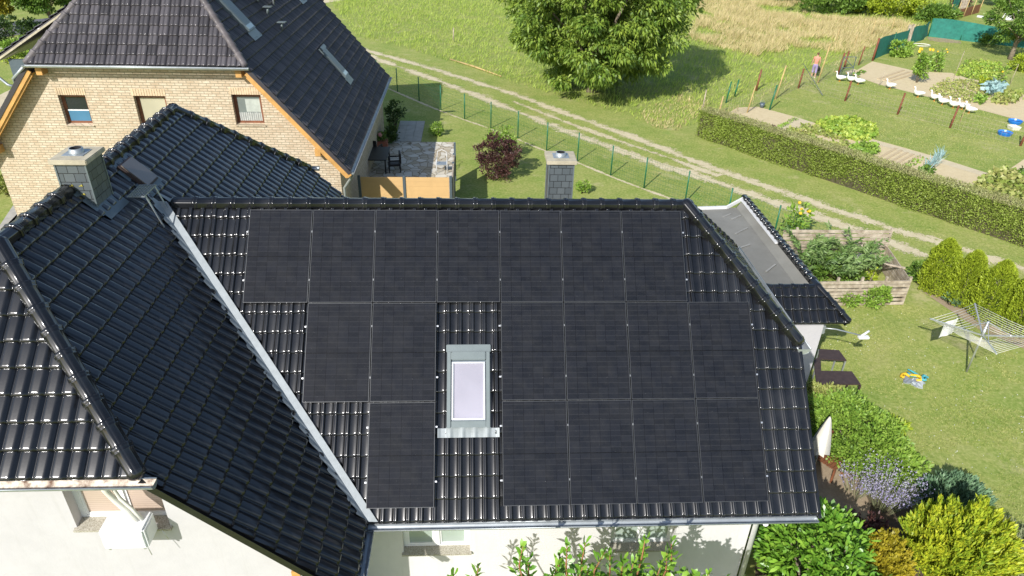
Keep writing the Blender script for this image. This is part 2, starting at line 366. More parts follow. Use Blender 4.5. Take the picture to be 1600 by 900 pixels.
def beam(bm, a, b, w, h, up=(0, 0, 1), mi=0):
    """rectangular bar from a to b"""
    a, b = Vector(a), Vector(b); d = (b - a).normalized(); upv = Vector(up)
    s = d.cross(upv)
    if s.length < 1e-4: s = d.cross(Vector((1, 0, 0)))
    s.normalize(); u = s.cross(d).normalized()
    vs = [bm.verts.new(p + s * (i * w / 2) + u * (j * h / 2)) for p in (a, b) for i, j in ((-1, -1), (1, -1), (1, 1), (-1, 1))]
    for f in ((3, 2, 1, 0), (4, 5, 6, 7), (0, 1, 5, 4), (1, 2, 6, 5), (2, 3, 7, 6), (3, 0, 4, 7)):
        fc = bm.faces.new([vs[i] for i in f]); fc.material_index = mi
    return vs
def tube(bm, pts, rad, n=8, mi=0, cap=True):
    pts = [Vector(p) for p in pts]; rad = rad if isinstance(rad, (list, tuple)) else [rad] * len(pts)
    rings = []; ref = None
    for i, p in enumerate(pts):
        d = (pts[min(i + 1, len(pts) - 1)] - pts[max(i - 1, 0)])
        d = d.normalized() if d.length > 1e-9 else Vector((0, 0, 1))
        if ref is None: ref = d.orthogonal().normalized()
        ref = (ref - d * ref.dot(d)); ref = ref.normalized() if ref.length > 1e-6 else d.orthogonal().normalized()
        b = d.cross(ref)
        rings.append([bm.verts.new(p + (ref * math.cos(2 * math.pi * k / n) + b * math.sin(2 * math.pi * k / n)) * rad[i]) for k in range(n)])
    for A, B in zip(rings, rings[1:]):
        for k in range(n):
            f = bm.faces.new([A[k], A[(k + 1) % n], B[(k + 1) % n], B[k]]); f.material_index = mi; f.smooth = True
    if cap:
        f = bm.faces.new(rings[0][::-1]); f.material_index = mi
        f = bm.faces.new(rings[-1]); f.material_index = mi
def tubeobj(name, pts, rad, mat, parent=None, n=8):
    bm = bmesh.new(); tube(bm, pts, rad, n); return bobj(name, bm, mat, parent)
def sheet(name, poly, z, mat, kind='structure', res=None):
    vs = [(p[0], p[1], z) for p in poly]
    bm = bmesh.new(); f = bm.faces.new([bm.verts.new(v) for v in vs])
    f.normal_update()
    if f.normal.z < 0: f.normal_flip()
    bmesh.ops.triangulate(bm, faces=[f])
    o = bobj(name, bm, mat)
    if kind: o['kind'] = kind
    return o
def copy_tree(o, parent=None):
    c = o.copy(); COL.objects.link(c); c.parent = parent
    for ch in list(o.children): copy_tree(ch, c)
    return c

SLAB = [(0, -.1), (.04, -.34), (.11, -.32), (.15, .1), (.20, .75), (.27, .98), (.40, 1.0), (.55, .96), (.70, 1.0), (.82, .90), (.90, .55), (.96, .1), (1.0, -.08)]
# ---- roofs of real tiles: a lattice of shaped tiles on an inclined plane, cut to the outline of the slope
def tile_roof(name, P0, U, V, poly, mat, parent, cw=.215, ch=.36, roll=.034, step=.040, prof=None, off=(0, 0)):
    """poly: convex outline in (u, v) metres on the plane P0 + u U + v V"""
    U = Vector(U).normalized(); V = Vector(V).normalized(); NN = U.cross(V)
    us = [p[0] for p in poly]; vs_ = [p[1] for p in poly]
    if prof is None:
        prof = [(0, 0), (.05, -.12), (.28, -.16), (.52, -.12), (.58, .12), (.62, .62), (.67, .98), (.72, 1.02), (.77, .90), (.82, .90), (.87, 1.02), (.91, .95), (.96, .5), (1.0, .02)]
    verts = []; faces = []
    r_ = random.Random(hash((len(poly), round(us[0] * 100), round(max(us) * 10))) & 0xffff)
    j0 = math.floor((min(us) - off[0]) / cw) - 1; j1 = math.ceil((max(us) - off[0]) / cw) + 1
    i0 = math.floor((min(vs_) - off[1]) / ch) - 1; i1 = math.ceil((max(vs_) - off[1]) / ch) + 1
    for i in range(i0, i1):
        for j in range(j0, j1):
            ua, va = off[0] + j * cw, off[1] + i * ch
            dz = r_.uniform(-.0025, .0025); tl = r_.uniform(-.005, .005); du = r_.uniform(-.003, .003); dv = r_.uniform(-.006, .006)
            base = len(verts)
            rows = [(0.0, -.9, 0.0), (.0, -.42, .0), (.012, -.06, 0), (.05, 0, 0), (ch + .03, 0, 1)]
            for (dvv, lip, tt) in rows:
                for (t_, h) in prof:
                    z = h * roll + step * (1 - tt * 1.08) + dz + tl * (t_ - .5) + (lip * step if tt == 0 else 0)
                    verts.append((ua + t_ * cw + du, va + dvv + dv, z))
            n = len(prof)
            for a in range(len(rows) - 1):
                for k in range(n - 1):
                    q = base + a * n + k; faces.append((q, q + 1, q + n + 1, q + n))
    me = bpy.data.meshes.new(name); me.from_pydata(verts, [], faces)
    bm = bmesh.new(); bm.from_mesh(me); bpy.data.meshes.remove(me)
    area = sum(poly[i][0] * poly[(i + 1) % len(poly)][1] - poly[(i + 1) % len(poly)][0] * poly[i][1] for i in range(len(poly)))
    sgn = 1 if area > 0 else -1
    for i in range(len(poly)):
        a, b = poly[i], poly[(i + 1) % len(poly)]
        nx, ny = (b[1] - a[1]) * sgn, -(b[0] - a[0]) * sgn
        bmesh.ops.bisect_plane(bm, geom=bm.verts[:] + bm.edges[:] + bm.faces[:], plane_co=(a[0], a[1], 0), plane_no=(nx, ny, 0), clear_outer=True)
    mtx = Matrix(((U.x, V.x, NN.x, P0[0]), (U.y, V.y, NN.y, P0[1]), (U.z, V.z, NN.z, P0[2]), (0, 0, 0, 1)))
    bmesh.ops.transform(bm, matrix=mtx, verts=bm.verts[:])
    # deck board under the tiles
    vs2 = [bm.verts.new(Vector(P0) + U * p[0] + V * p[1] - NN * .03) for p in poly]
    vs3 = [bm.verts.new(Vector(P0) + U * p[0] + V * p[1] - NN * .10) for p in poly]
    f = bm.faces.new(vs2 if sgn > 0 else vs2[::-1]); g_ = bm.faces.new(vs3[::-1] if sgn > 0 else vs3)
    for i in range(len(poly)):
        j = (i + 1) % len(poly); bm.faces.new([vs2[i], vs3[i], vs3[j], vs2[j]] if sgn > 0 else [vs2[j], vs3[j], vs3[i], vs2[i]])
    for ff in bm.faces: ff.smooth = True
    o = bobj(name, bm, mat, parent)
    return o
def ridge_caps(name, A, B, mat, parent, r=.115, stepl=.36, ribs=True, drop=.05, sq=.85, end_cap=True):
    A, B = Vector(A), Vector(B); d = (B - A); L = d.length; d.normalize()
    s = d.cross(Vector((0, 0, 1))).normalized(); u = s.cross(d).normalized()
    n = max(1, round(L / stepl)); st = L / n
    bm = bmesh.new()
    def arc(p, rr, k=20):
        out = []
        for i in range(k + 1):
            a = math.pi * i / k
            w_ = rr * (1 + (.07 if ribs and i in (3, 7, 10, 13, 17) else 0))
            x = math.cos(a) * w_; y = math.sin(a) * w_ * sq
            if i in (0, k): y -= drop
            out.append(bm.verts.new(p + s * x + u * y))
        return out
    for i in range(n):
        p0 = A + d * (i * st)
        prof = [(-.02, r * .93), (-.02, r * 1.17), (.0, r * 1.2), (.035, r * 1.19), (.05, r * 1.06), (.06, r * 1.12), (.075, r * 1.1), (.085, r * 1.0), (st + .0, r * .97)]
        prof = prof if i else [(.0, r * 1.02), (st, r * .97)]
        rings = [arc(p0 + d * a + Vector((0, 0, random.uniform(-.002, .002))), b) for a, b in prof]
        for X, Y in zip(rings, rings[1:]):
            for k in range(len(X) - 1): bm.faces.new([X[k], X[k + 1], Y[k + 1], Y[k]]).smooth = True
    if end_cap:
        for p, dd in ((A, -1), (B, 1)):
            prev = arc(p, r * 1.03)
            for q in (.35, .65, .88, .99):
                rr = r * 1.03 * math.sqrt(max(0, 1 - q * q)); cur = arc(p + d * dd * q * r * .9, max(rr, .005))
                for k in range(len(cur) - 1): bm.faces.new([prev[k], prev[k + 1], cur[k + 1], cur[k]]).smooth = True
                prev = cur
    return bobj(name, bm, mat, parent)
def gutter(name, A, B, mat, parent, r=.075, caps=True, matin=None):
    A, B = Vector(A), Vector(B); d = (B - A).normalized(); s = d.cross(Vector((0, 0, 1))).normalized(); u = Vector((0, 0, 1))
    bm = bmesh.new(); n = 10
    def ring(p, rr): return [bm.verts.new(p + s * math.cos(math.pi * i / n) * rr - u * math.sin(math.pi * i / n) * rr) for i in range(n + 1)]
    a0, b0, a1, b1 = ring(A, r), ring(B, r), ring(A, r - .006), ring(B, r - .006)
    for i in range(n):
        bm.faces.new([a0[i], a0[i + 1], b0[i + 1], b0[i]]).smooth = True
        f = bm.faces.new([b1[i], b1[i + 1], a1[i + 1], a1[i]]); f.smooth = True; f.material_index = 1 if matin else 0
    for i in (0, n): bm.faces.new([a0[i], b0[i], b1[i], a1[i]])
    for sg in (-1, 1): tube(bm, [A + s * sg * r, B + s * sg * r], .011, 6)
    if caps:
        for p in (A, B): bm.faces.new(ring(p + d * .002, r - .001))
    return bobj(name, bm, [mat, matin] if matin else mat, parent)
def wall_xz(name, x0, x1, z0, z1, Y, th, holes, mat, parent, cuts=()):
    """vertical wall in the plane y = Y, outside towards -y; cuts are (point, normal) planes removing the outer side"""
    xs = sorted({x0, x1, *[h[0] for h in holes], *[h[1] for h in holes]}); zs = sorted({z0, z1, *[h[2] for h in holes], *[h[3] for h in holes]})
    bm = bmesh.new(); vg = {}
    def V_(x, z):
        if (x, z) not in vg: vg[(x, z)] = bm.verts.new((x, Y, z))
        return vg[(x, z)]
    for i in range(len(xs) - 1):
        for j in range(len(zs) - 1):
            cxm, czm = (xs[i] + xs[i + 1]) / 2, (zs[j] + zs[j + 1]) / 2
            if any(h[0] < cxm < h[1] and h[2] < czm < h[3] for h in holes): continue
            bm.faces.new([V_(xs[i], zs[j]), V_(xs[i + 1], zs[j]), V_(xs[i + 1], zs[j + 1]), V_(xs[i], zs[j + 1])])
    for co, no in cuts:
        bmesh.ops.bisect_plane(bm, geom=bm.verts[:] + bm.edges[:] + bm.faces[:], plane_co=co, plane_no=no, clear_outer=True)
    r = bmesh.ops.extrude_face_region(bm, geom=bm.faces[:])
    nv = [e for e in r['geom'] if isinstance(e, bmesh.types.BMVert)]
    bmesh.ops.translate(bm, verts=nv, vec=(0, th, 0))
    bmesh.ops.recalc_face_normals(bm, faces=bm.faces[:])
    return bobj(name, bm, mat, parent)
def window(parent, x0, x1, z0, z1, Y, frame_mat, pane_mats, depth=.14, fw=.07, mull=None, sill=None, sillmat=None, sill_out=.05, silldrop=.03, label=None):
    bm = bmesh.new(); y = Y + depth
    for a in ((x0, x0 + fw, z0, z1), (x1 - fw, x1, z0, z1), (x0 + fw, x1 - fw, z0, z0 + fw), (x0 + fw, x1 - fw, z1 - fw, z1)):
        box(bm, a[0], a[1], y, y + .06, a[2], a[3])
    edges = [x0 + fw, *([mull] if mull else []), x1 - fw]
    if mull: box(bm, mull - .05, mull + .05, y - .015, y + .05, z0 + fw, z1 - fw)
    # sash rings
    for i in range(len(edges) - 1):
        a = edges[i] + (.05 if (mull and i) else 0); b = edges[i + 1] - (.05 if (mull and i == 0) else 0)
        for q in ((a, a + .035, z0 + fw, z1 - fw), (b - .035, b, z0 + fw, z1 - fw), (a + .035, b - .035, z0 + fw, z0 + fw + .035), (a + .035, b - .035, z1 - fw - .035, z1 - fw)):
            box(bm, q[0], q[1], y + .012, y + .045, q[2], q[3])
    f = bobj('window', bm, frame_mat, parent)
    for i in range(len(edges) - 1):
        boxobj('pane', edges[i] + .03, edges[i + 1] - .03, y + .028, y + .034, z0 + fw + .02, z1 - fw - .02, pane_mats[i % len(pane_mats)], f)
    if sillmat:
        bm = bmesh.new(); vs = box(bm, x0 - .03, x1 + .03, Y - sill_out, Y + depth, z0 + .003, z0 + .035)
        for v in vs:
            if v.co.y < Y: v.co.z -= silldrop
        bobj('sill', bm, sillmat, f)
    return f

# ---- foliage
def leaves(name, pos, nrm, L, W, mat, parent=None, fold=.25, droop=0.0, long=False):
    """one mesh of many small folded leaves: pos (n,3), nrm = growth direction of each leaf"""
    n = len(pos)
    d = nrm / (np.linalg.norm(nrm, axis=1, keepdims=True) + 1e-9)
    r = rng.normal(size=(n, 3)); s = np.cross(d, r); s /= np.linalg.norm(s, axis=1, keepdims=True) + 1e-9
    up = np.cross(s, d)
    Ls = (L * rng.uniform(.6, 1.3, n))[:, None]; Ws = (W * rng.uniform(.7, 1.25, n))[:, None]
    tip = pos + d * Ls; tip[:, 2] -= droop * Ls[:, 0]
    mid = pos + d * Ls * .45 + up * Ws * fold
    if long:      # slender leaf of two faces, bent along its length
        m1 = pos + d * Ls * .30 + up * Ws * fold; m2 = pos + d * Ls * .68 + up * Ws * fold * .8; m2[:, 2] -= .35 * droop * Ls[:, 0]
        v = np.stack([pos, m1 + s * Ws * .42, m2 + s * Ws * .5, tip, m2 - s * Ws * .5, m1 - s * Ws * .42], 1).reshape(-1, 3).astype(np.float32)
        me = bpy.data.meshes.new(name); me.vertices.add(6 * n); me.vertices.foreach_set('co', v.ravel())
        q = np.array([[0, 1, 4 + 1], [1, 2, 4], [1, 4, 5], [2, 3, 4]]).ravel(); idx = (np.arange(n)[:, None] * 6 + q[None, :]).ravel().astype(np.int32)
        me.loops.add(len(idx)); me.loops.foreach_set('vertex_index', idx); me.polygons.add(4 * n)
        me.polygons.foreach_set('loop_start', np.arange(0, 12 * n, 3, dtype=np.int32)); me.polygons.foreach_set('loop_total', np.full(4 * n, 3, dtype=np.int32))
        me.update(); me.validate(); me.materials.append(mat); me.shade_smooth()
        o = bpy.data.objects.new(name, me); link(o, parent); return o
    v = np.stack([pos, mid + s * Ws * .5, tip, mid - s * Ws * .5], 1).reshape(-1, 3).astype(np.float32)
    me = bpy.data.meshes.new(name); me.vertices.add(4 * n); me.vertices.foreach_set('co', v.ravel())
    idx = np.arange(4 * n, dtype=np.int32); me.loops.add(4 * n); me.loops.foreach_set('vertex_index', idx)
    me.polygons.add(n); me.polygons.foreach_set('loop_start', np.arange(0, 4 * n, 4, dtype=np.int32)); me.polygons.foreach_set('loop_total', np.full(n, 4, dtype=np.int32))
    me.update(); me.validate()
    for mm in (mat if isinstance(mat, list) else [mat]): me.materials.append(mm)
    o = bpy.data.objects.new(name, me); link(o, parent); return o
def crown_points(c, rad, n, clumps, cr, shell=.5, zmin=None, up=.3):
    """leaf positions and directions: clumps spread over an uneven ellipsoid"""
    c = np.array(c, float); rad = np.array(rad, float)
    u = rng.normal(size=(clumps, 3)); u /= np.linalg.norm(u, axis=1, keepdims=True)
    rr = shell + (1 - shell) * rng.random(clumps) ** .6
    rr *= rng.uniform(.82, 1.1, clumps)
    cc = c + u * rad * rr[:, None]
    if zmin is not None: cc[:, 2] = np.maximum(cc[:, 2], zmin + rng.random(clumps) * .3)
    k = rng.integers(0, clumps, n)
    w_ = rng.normal(size=(n, 3)); w_ /= np.linalg.norm(w_, axis=1, keepdims=True)
    size = cr * rng.uniform(.6, 1.3, clumps)[k]
    off = w_ * (size * rng.random(n) ** .4)[:, None]; off[:, 2] *= .65
    p = cc[k] + off
    if zmin is not None: p[:, 2] = np.maximum(p[:, 2], zmin)
    d = w_ * .8 + u[k] * .6 + rng.normal(size=(n, 3)) * .5; d[:, 2] += up
    return p, d
def bush(name, label, cat, u, v, h, rx, ry, n, L, W, mat, group=None, clumps=60, cr=.2, shell=.45, up=.4, loc=None, droop=0, stem=True, fold=.25):
    P = Vector(loc) if loc else g(u, v)
    r = thing(name, label, cat, P, 0, group)
    p, d = crown_points((0, 0, h * .52), (rx, ry, h * .5), n, clumps, cr, shell, .02, up)
    leaves('foliage', p, d, L, W, mat, r, fold, droop)
    if stem:
        bm = bmesh.new()
        for k in range(4):
            a = k * 1.6 + .4; tube(bm, [(.04 * math.cos(a), .04 * math.sin(a), -.02), (rx * .3 * math.cos(a), ry * .3 * math.sin(a), h * .35), (rx * .55 * math.cos(a), ry * .55 * math.sin(a), h * .7)], [.03, .018, .006], 6)
        bobj('stem', bm, M['bark'], r)
    return r
def tree(name, label, P, h, trunk_h, rad, n, L, W, mat, trunk_r=.2, clumps=120, cr=.8, group=None, cat='tree', shell=.5, droop=.1, czr=None):
    r = thing(name, label, cat, P, 0, group)
    c = (0, 0, trunk_h + (h - trunk_h) * .5)
    p, d = crown_points(c, (rad, rad, (h - trunk_h) * .5 if czr is None else czr), n, clumps, cr, shell, None, 0)
    p = p[p[:, 2] > .15]; d = d[:len(p)]
    leaves('crown', p, d, L, W, mat, r, .25, droop)
    bm = bmesh.new(); tube(bm, [(0, 0, -.1), (.03, .02, trunk_h * .5), (0, .05, trunk_h), (.1, 0, h * .62)], [trunk_r * 1.3, trunk_r, trunk_r * .85, trunk_r * .4], 12)
    for k in range(7):
        a = k * .9 + random.random() * .4; z0 = trunk_h * (.75 + .12 * (k % 3)) + .25 * k * h * .05; rr = rad * random.uniform(.55, .8)
        z1 = c[2] + random.uniform(-.25, .3) * (h - trunk_h)
        tube(bm, [(0, 0, z0), (rr * .4 * math.cos(a), rr * .4 * math.sin(a), z0 + (z1 - z0) * .5), (rr * math.cos(a), rr * math.sin(a), z1)], [trunk_r * .5, trunk_r * .3, trunk_r * .08], 7)
    bobj('trunk', bm, M['bark'], r)
    return r
def inpoly(x, y, poly):
    c = np.zeros(len(x), bool); j = len(poly) - 1
    for i in range(len(poly)):
        xi, yi, xj, yj = poly[i][0], poly[i][1], poly[j][0], poly[j][1]
        c ^= ((yi > y) != (yj > y)) & (x < (xj - xi) * (y - yi) / (yj - yi + 1e-12) + xi); j = i
    return c
def scatter(poly, n):
    xs = [p[0] for p in poly]; ys = [p[1] for p in poly]
    x = rng.uniform(min(xs), max(xs), n); y = rng.uniform(min(ys), max(ys), n); k = inpoly(x, y, poly)
    return x[k], y[k]
def vnoise(x, y, s, seed=0):
    """smooth value noise for density and height of grass"""
    r = np.random.default_rng(seed).random((64, 64)); X = x / s; Y = y / s
    i = np.floor(X).astype(int); j = np.floor(Y).astype(int); fx = X - i; fy = Y - j; fx = fx * fx * (3 - 2 * fx); fy = fy * fy * (3 - 2 * fy)
    a = r[i % 64, j % 64]; b = r[(i + 1) % 64, j % 64]; c = r[i % 64, (j + 1) % 64]; d = r[(i + 1) % 64, (j + 1) % 64]
    return (a * (1 - fx) + b * fx) * (1 - fy) + (c * (1 - fx) + d * fx) * fy
def grass(name, label, cat, poly, n, h, wd, mat, lean=.35, keep=None, bend=(0, 0)):
    x, y = scatter(poly, n)
    if keep is not None: k = keep(x, y); x, y = x[k], y[k]
    m = len(x); z = np.zeros(m)
    hh = h * (.45 + .8 * vnoise(x, y, 1.8, 3)) * rng.uniform(.7, 1.2, m)
    d = rng.normal(size=(m, 3)) * lean; d[:, 0] += bend[0]; d[:, 1] += bend[1]; d[:, 2] = 1
    d /= np.linalg.norm(d, axis=1, keepdims=True)
    pos = np.stack([x, y, z], 1)
    o = leaves(name, pos, d * 1.0, 1, wd, mat, None, .1)
    # rescale the blade lengths to the local height
    me = o.data; v = np.empty(len(me.vertices) * 3, np.float32); me.vertices.foreach_get('co', v); v = v.reshape(-1, 4, 3)
    dv = v[:, 2] - v[:, 0]; ln = np.linalg.norm(dv, axis=1, keepdims=True); dirn = dv / ln
    v[:, 2] = v[:, 0] + dirn * hh[:, None]; midoff = (v[:, 1] - v[:, 3]) / 2
    v[:, 1] = v[:, 0] + dirn * hh[:, None] * .35 + midoff; v[:, 3] = v[:, 0] + dirn * hh[:, None] * .35 - midoff
    me.vertices.foreach_set('co', v.ravel()); me.update()
    o['kind'] = 'stuff'; o['label'] = label; o['category'] = cat
    return o

# ================================================================== GROUND
bm = bmesh.new(); bmesh.ops.create_grid(bm, x_segments=2, y_segments=2, size=600)
gr = bobj('ground', bm, M['ground']); gr.location = (0, 100, 0); gr['kind'] = 'structure'
def strip(name, pts, wd, z, mat):
    P = [Vector((p[0], p[1], 0)) for p in pts]; v = []; f = []
    for i, p in enumerate(P):
        d = (P[min(i + 1, len(P) - 1)] - P[max(i - 1, 0)]).normalized(); s = Vector((-d.y, d.x, 0)) * wd / 2
        v += [(p.x - s.x, p.y - s.y, z), (p.x + s.x, p.y + s.y, z)]
    for i in range(len(P) - 1): f.append((2 * i, 2 * i + 2, 2 * i + 3, 2 * i + 1))
    o = obj(name, v, f, mat)
    if o.data.polygons[0].normal.z < 0: o.data.flip_normals()
    uv = o.data.uv_layers.new(name='UVMap')
    for lp in o.data.loops: uv.data[lp.index].uv = (0, lp.vertex_index % 2)
    o['kind'] = 'structure'; return o
rutA = [g(*q) for q in ((560, 75), (690, 112), (803, 147), (880, 176), (950, 201), (1033, 231), (1100, 257), (1200, 293), (1317, 331), (1450, 374), (1590, 416), (1760, 462))]
rutB = [g(*q) for q in ((560, 82), (690, 128), (800, 171), (900, 211), (1013, 251), (1080, 272), (1150, 295), (1250, 330), (1367, 370), (1450, 400), (1560, 440), (1700, 485))]
strip('track_rut', rutA, 1.7, .004, M['rut']); strip('track_rut', rutB, 1.9, .008, M['rut'])
mid = [(a + b) / 2 for a, b in zip(rutA, rutB)]
strip('track_rut', mid[2:7], 1.1, .012, M['rut'])

# garden plots
near_bed = [g(*q) for q in ((1139, 176), (1152, 168), (1185, 167), (1244, 183), (1272, 192), (1300, 199), (1358, 216), (1406, 229), (1469, 247), (1547, 272), (1566, 272), (1625, 232), (1700, 250), (1660, 350), (1560, 335), (1400, 285), (1250, 235), (1140, 200))]
sheet('garden_bed', near_bed, .006, M['sand'])
far_bed = [g(*q) for q in ((1363, 96), (1413, 107), (1433, 112), (1487, 114), (1510, 122), (1540, 128), (1567, 140), (1600, 146), (1680, 160), (1680, 210), (1600, 190), (1540, 174), (1483, 160), (1433, 147), (1373, 132), (1328, 116))]
sheet('garden_bed', far_bed, .006, M['sand'])
sheet('garden_path', [g(*q) for q in ((1320, 112), (1373, 131), (1433, 146), (1483, 159), (1540, 173), (1600, 189), (1680, 209), (1680, 201), (1600, 181), (1540, 166), (1483, 152), (1433, 139), (1373, 124), (1335, 108))], .011, M['sand'])
sheet('bare_soil', [g(*q) for q in ((1448, 58), (1475, 60), (1500, 64), (1502, 68), (1470, 66), (1452, 63))], .006, M['dirt'])
sheet('bare_soil', [g(*q) for q in ((1270, 700), (1300, 700), (1335, 735), (1360, 790), (1350, 850), (1290, 860), (1255, 800))], .016, M['dirt'])
sheet('shrub_bed', [g(*q) for q in ((1262, 770), (1300, 780), (1345, 770), (1420, 790), (1560, 900), (1500, 980), (1180, 980), (1180, 800))], .010, M['gravelbed'])
for q in (((1244, 184), (1272, 192), (1232, 212), (1208, 205)), ((1357, 217), (1475, 250), (1470, 254), (1352, 221)), ((1475, 250), (1560, 276), (1555, 281), (1468, 255))):
    sheet('plot_path', [g(*k) for k in q], .012, M['drive'])
bm = bmesh.new()
for i in range(5):
    a_, b_ = g(1372 + i * 9, 248 + i * 3), g(1400 + i * 9, 232 + i * 3); beam(bm, (a_.x, a_.y, .0), (b_.x, b_.y, .0), .14, .06)
for i in range(3):
    a_, b_ = g(1372 + i * 9, 124 + i * 2), g(1412 + i * 9, 110 + i * 2.5); beam(bm, (a_.x, a_.y, .0), (b_.x, b_.y, .0), .2, .08)
setkind(bobj('furrows', bm, m_soil('furrow_soil', (.40, .30, .17), (.50, .39, .23), (.58, .47, .30))), 'structure')
# patio of the brick house and its grey path
sheet('patio', [g(*q) for q in ((560, 300), (700, 330), (709, 330), (711, 223), (598, 222), (560, 222))], .03, M['flag'])
bm = bmesh.new()
for a, b in (((624, 222), (638, 192)), ((634, 222), (648, 192))):
    pass
p1, p2 = g(616, 222), g(650, 222); yy = g(630, 192).y
for i in range(3):
    for j in range(4):
        x0 = p1.x + i * .46; y0 = p1.y + .05 + j * .86; box(bm, x0, x0 + .45, y0, y0 + .85, -.02, .035, 0, .006)
setkind(bobj('paved_path', bm, M['paver']), 'structure')
# street side, far left
sheet('driveway', [g(*q) for q in ((-80, 220), (-60, 150), (0, 148), (62, 118), (75, 126), (30, 160), (18, 220))], .006, M['drive'])
sheet('road', [g(*q) for q in ((-200, 78), (0, 60), (60, 48), (140, 42), (260, 30), (260, 12), (140, 22), (0, 36), (-200, 50))], .012, M['asphalt'])
sheet('driveway', [g(*q) for q in ((483, -6), (600, -10), (520, 3), (497, 6))], .006, M['drive'])
bm = bmesh.new()
for q in ((6, 75), (23, 72.5), (38, 70), (53, 67.5), (67, 65), (82, 61)):
    P = g(*q); box(bm, P.x - .35, P.x + .35, P.y - .3, P.y + .3, -.02, .04, 0, .008)
setkind(bobj('stepping_stones', bm, M['paver']), 'structure')
bm = bmesh.new()
for (a, b) in (((-14.9, 15.4), .0), ((-14.2, 14.2), 0)): pass
for i in range(2):
    A = g(-30 + i * 4, 400 - i * 14 + 14); B = g(30 + i * 8, 322 + i * 12)
    beam(bm, (A.x, A.y, .02), (B.x, B.y, .02), .42, .05)
setkind(bobj('paved_edge', bm, M['paver']), 'structure')

# ================================================================== MAIN HOUSE
ta = math.tan(R(45.155)); YR, ZR = .2, 6.735
house = thing('house', 'white rendered house with glazed black tile roof carrying the solar panels', 'house', (0, 0, 0))
def zS(y): return ZR - (YR - y) * ta
def zE(x): return 5.0 - x
US = Vector((1, 0, 0)); VS = Vector((0, math.cos(R(45.155)), math.sin(R(45.155))))
def suv(x, y, P0=(0, -3.86)): return (x - P0[0], (y - P0[1]) / math.cos(R(45.155)))
EY = -3.86; EZ = zS(EY)
xv = lambda y: 5.0 - zS(y)                     # plan position of the valley
pS = [suv(xv(YR) + .14, YR), suv(8.2, YR), suv(10.04, YR - 1.86), suv(10.14, EY), suv(xv(EY) + .14, EY)]
pS = [suv(xv(YR) + .13, YR), suv(8.22, YR), suv(10.13, YR - 1.9), suv(10.13, EY), suv(xv(EY) + .13, EY)]
tile_roof('roof_slope', (0, EY, EZ), US, VS, pS, M['tile'], house, .2165, .362, .030, .034, off=(.03, .02))
# north slope
pN = [(-10.13, 0), (-10.13, 2.15 / .7071 + .0), (-8.2, 4.06 / .7071), (1.6, 4.06 / .7071), (-2.5, 0)]
tile_roof('roof_slope', (0, 4.26, EZ), (-1, 0, 0), (0, -VS.y, VS.z), pN, M['tile'], house, .2165, .362)
# east half hip of the main roof
c45 = math.cos(R(45))
tile_roof('roof_slope', (10.12, 0, ZR - 1.92), (0, 1, 0), (-c45, 0, c45), [(YR - 1.92, 0), (YR, 1.92 / c45), (YR + 1.92, 0)], M['tile'], house, .2165, .35)
ridge_caps('ridge_tiles', (xv(YR) + .35, YR, ZR + .0), (8.28, YR, ZR + .0), M['tile'], house, .115, .345)
ridge_caps('ridge_tiles', (8.22, YR - .02, ZR + .02), (10.1, YR - 1.9, ZR - 1.86), M['tile'], house, .125, .34)
ridge_caps('ridge_tiles', (8.22, YR + .02, ZR + .0), (10.1, YR + 1.9, ZR - 1.9), M['tile'], house, .115, .34)
# wing: east slope (front and back of the valley), west slope, two half hips
def ew(x, y): return (y, (2.33 - x) / c45)       # on plane with U=+y, V=up towards -x
PE = (2.33, 0, zE(2.33)); UE = (0, 1, 0); VE = (-c45, 0, c45)
RX, RZ = -2.5, 7.5; FY, BY = -5.27, 5.8
HY0, HY1 = FY + 2.25, BY - 2.25
tile_roof('roof_slope', PE, UE, VE, [ew(RX, YR), ew(RX, HY0), ew(-.25, FY), ew(2.33, FY), ew(2.33, EY - .05), ew(xv(YR) - .14, YR)], M['tile'], house, .2165, .362, .034, .046, SLAB, off=(.05, .05))
tile_roof('roof_slope', PE, UE, VE, [ew(xv(YR) - .14, YR), ew(2.33, 4.3), ew(2.33, BY), ew(-.25, BY), ew(RX, HY1), ew(RX, YR)], M['tile'], house, .2165, .362, .034, .046, SLAB, off=(.05, .05))
tile_roof('roof_slope', (-7.33, 0, zE(2.33)), (0, -1, 0), (c45, 0, c45), [(-BY, 0), (-BY, 2.55 / c45), (-HY1, 4.8 / c45), (-HY0, 4.8 / c45), (-FY, 2.55 / c45), (-FY, 0)], M['tile'], house, .2165, .362)
hz = 5.25
tile_roof('roof_slope', (RX, FY - .02, hz), (1, 0, 0), (0, c45, c45), [(-2.27, 0), (2.27, 0), (0, 2.27 / c45)], M['tile'], house, .2165, .362, .036, .042, SLAB, off=(.06, .0))
tile_roof('roof_slope', (RX, BY + .02, hz), (-1, 0, 0), (0, -c45, c45), [(-2.27, 0), (2.27, 0), (0, 2.27 / c45)], M['tile'], house, .2165, .362)
ridge_caps('ridge_tiles', (RX, HY0 - .05, RZ + .04), (RX, -1.12, RZ + .02), M['tile'], house, .125, .36)
ridge_caps('ridge_tiles', (RX, -.5, RZ + .0), (RX, HY1 + .05, RZ + .0), M['tile'], house, .125, .36)
ridge_caps('ridge_tiles', (RX + .02, HY0 - .02, RZ + .05), (-.27, FY + .03, hz + .08), M['tile'], house, .118, .38)
ridge_caps('ridge_tiles', (RX - .02, HY0 - .02, RZ + .05), (-4.73, FY + .03, hz + .1), M['tile'], house, .14, .38)
ridge_caps('ridge_tiles', (RX + .02, HY1, RZ), (-.27, BY - .03, hz + .04), M['tile'], house, .115, .38)
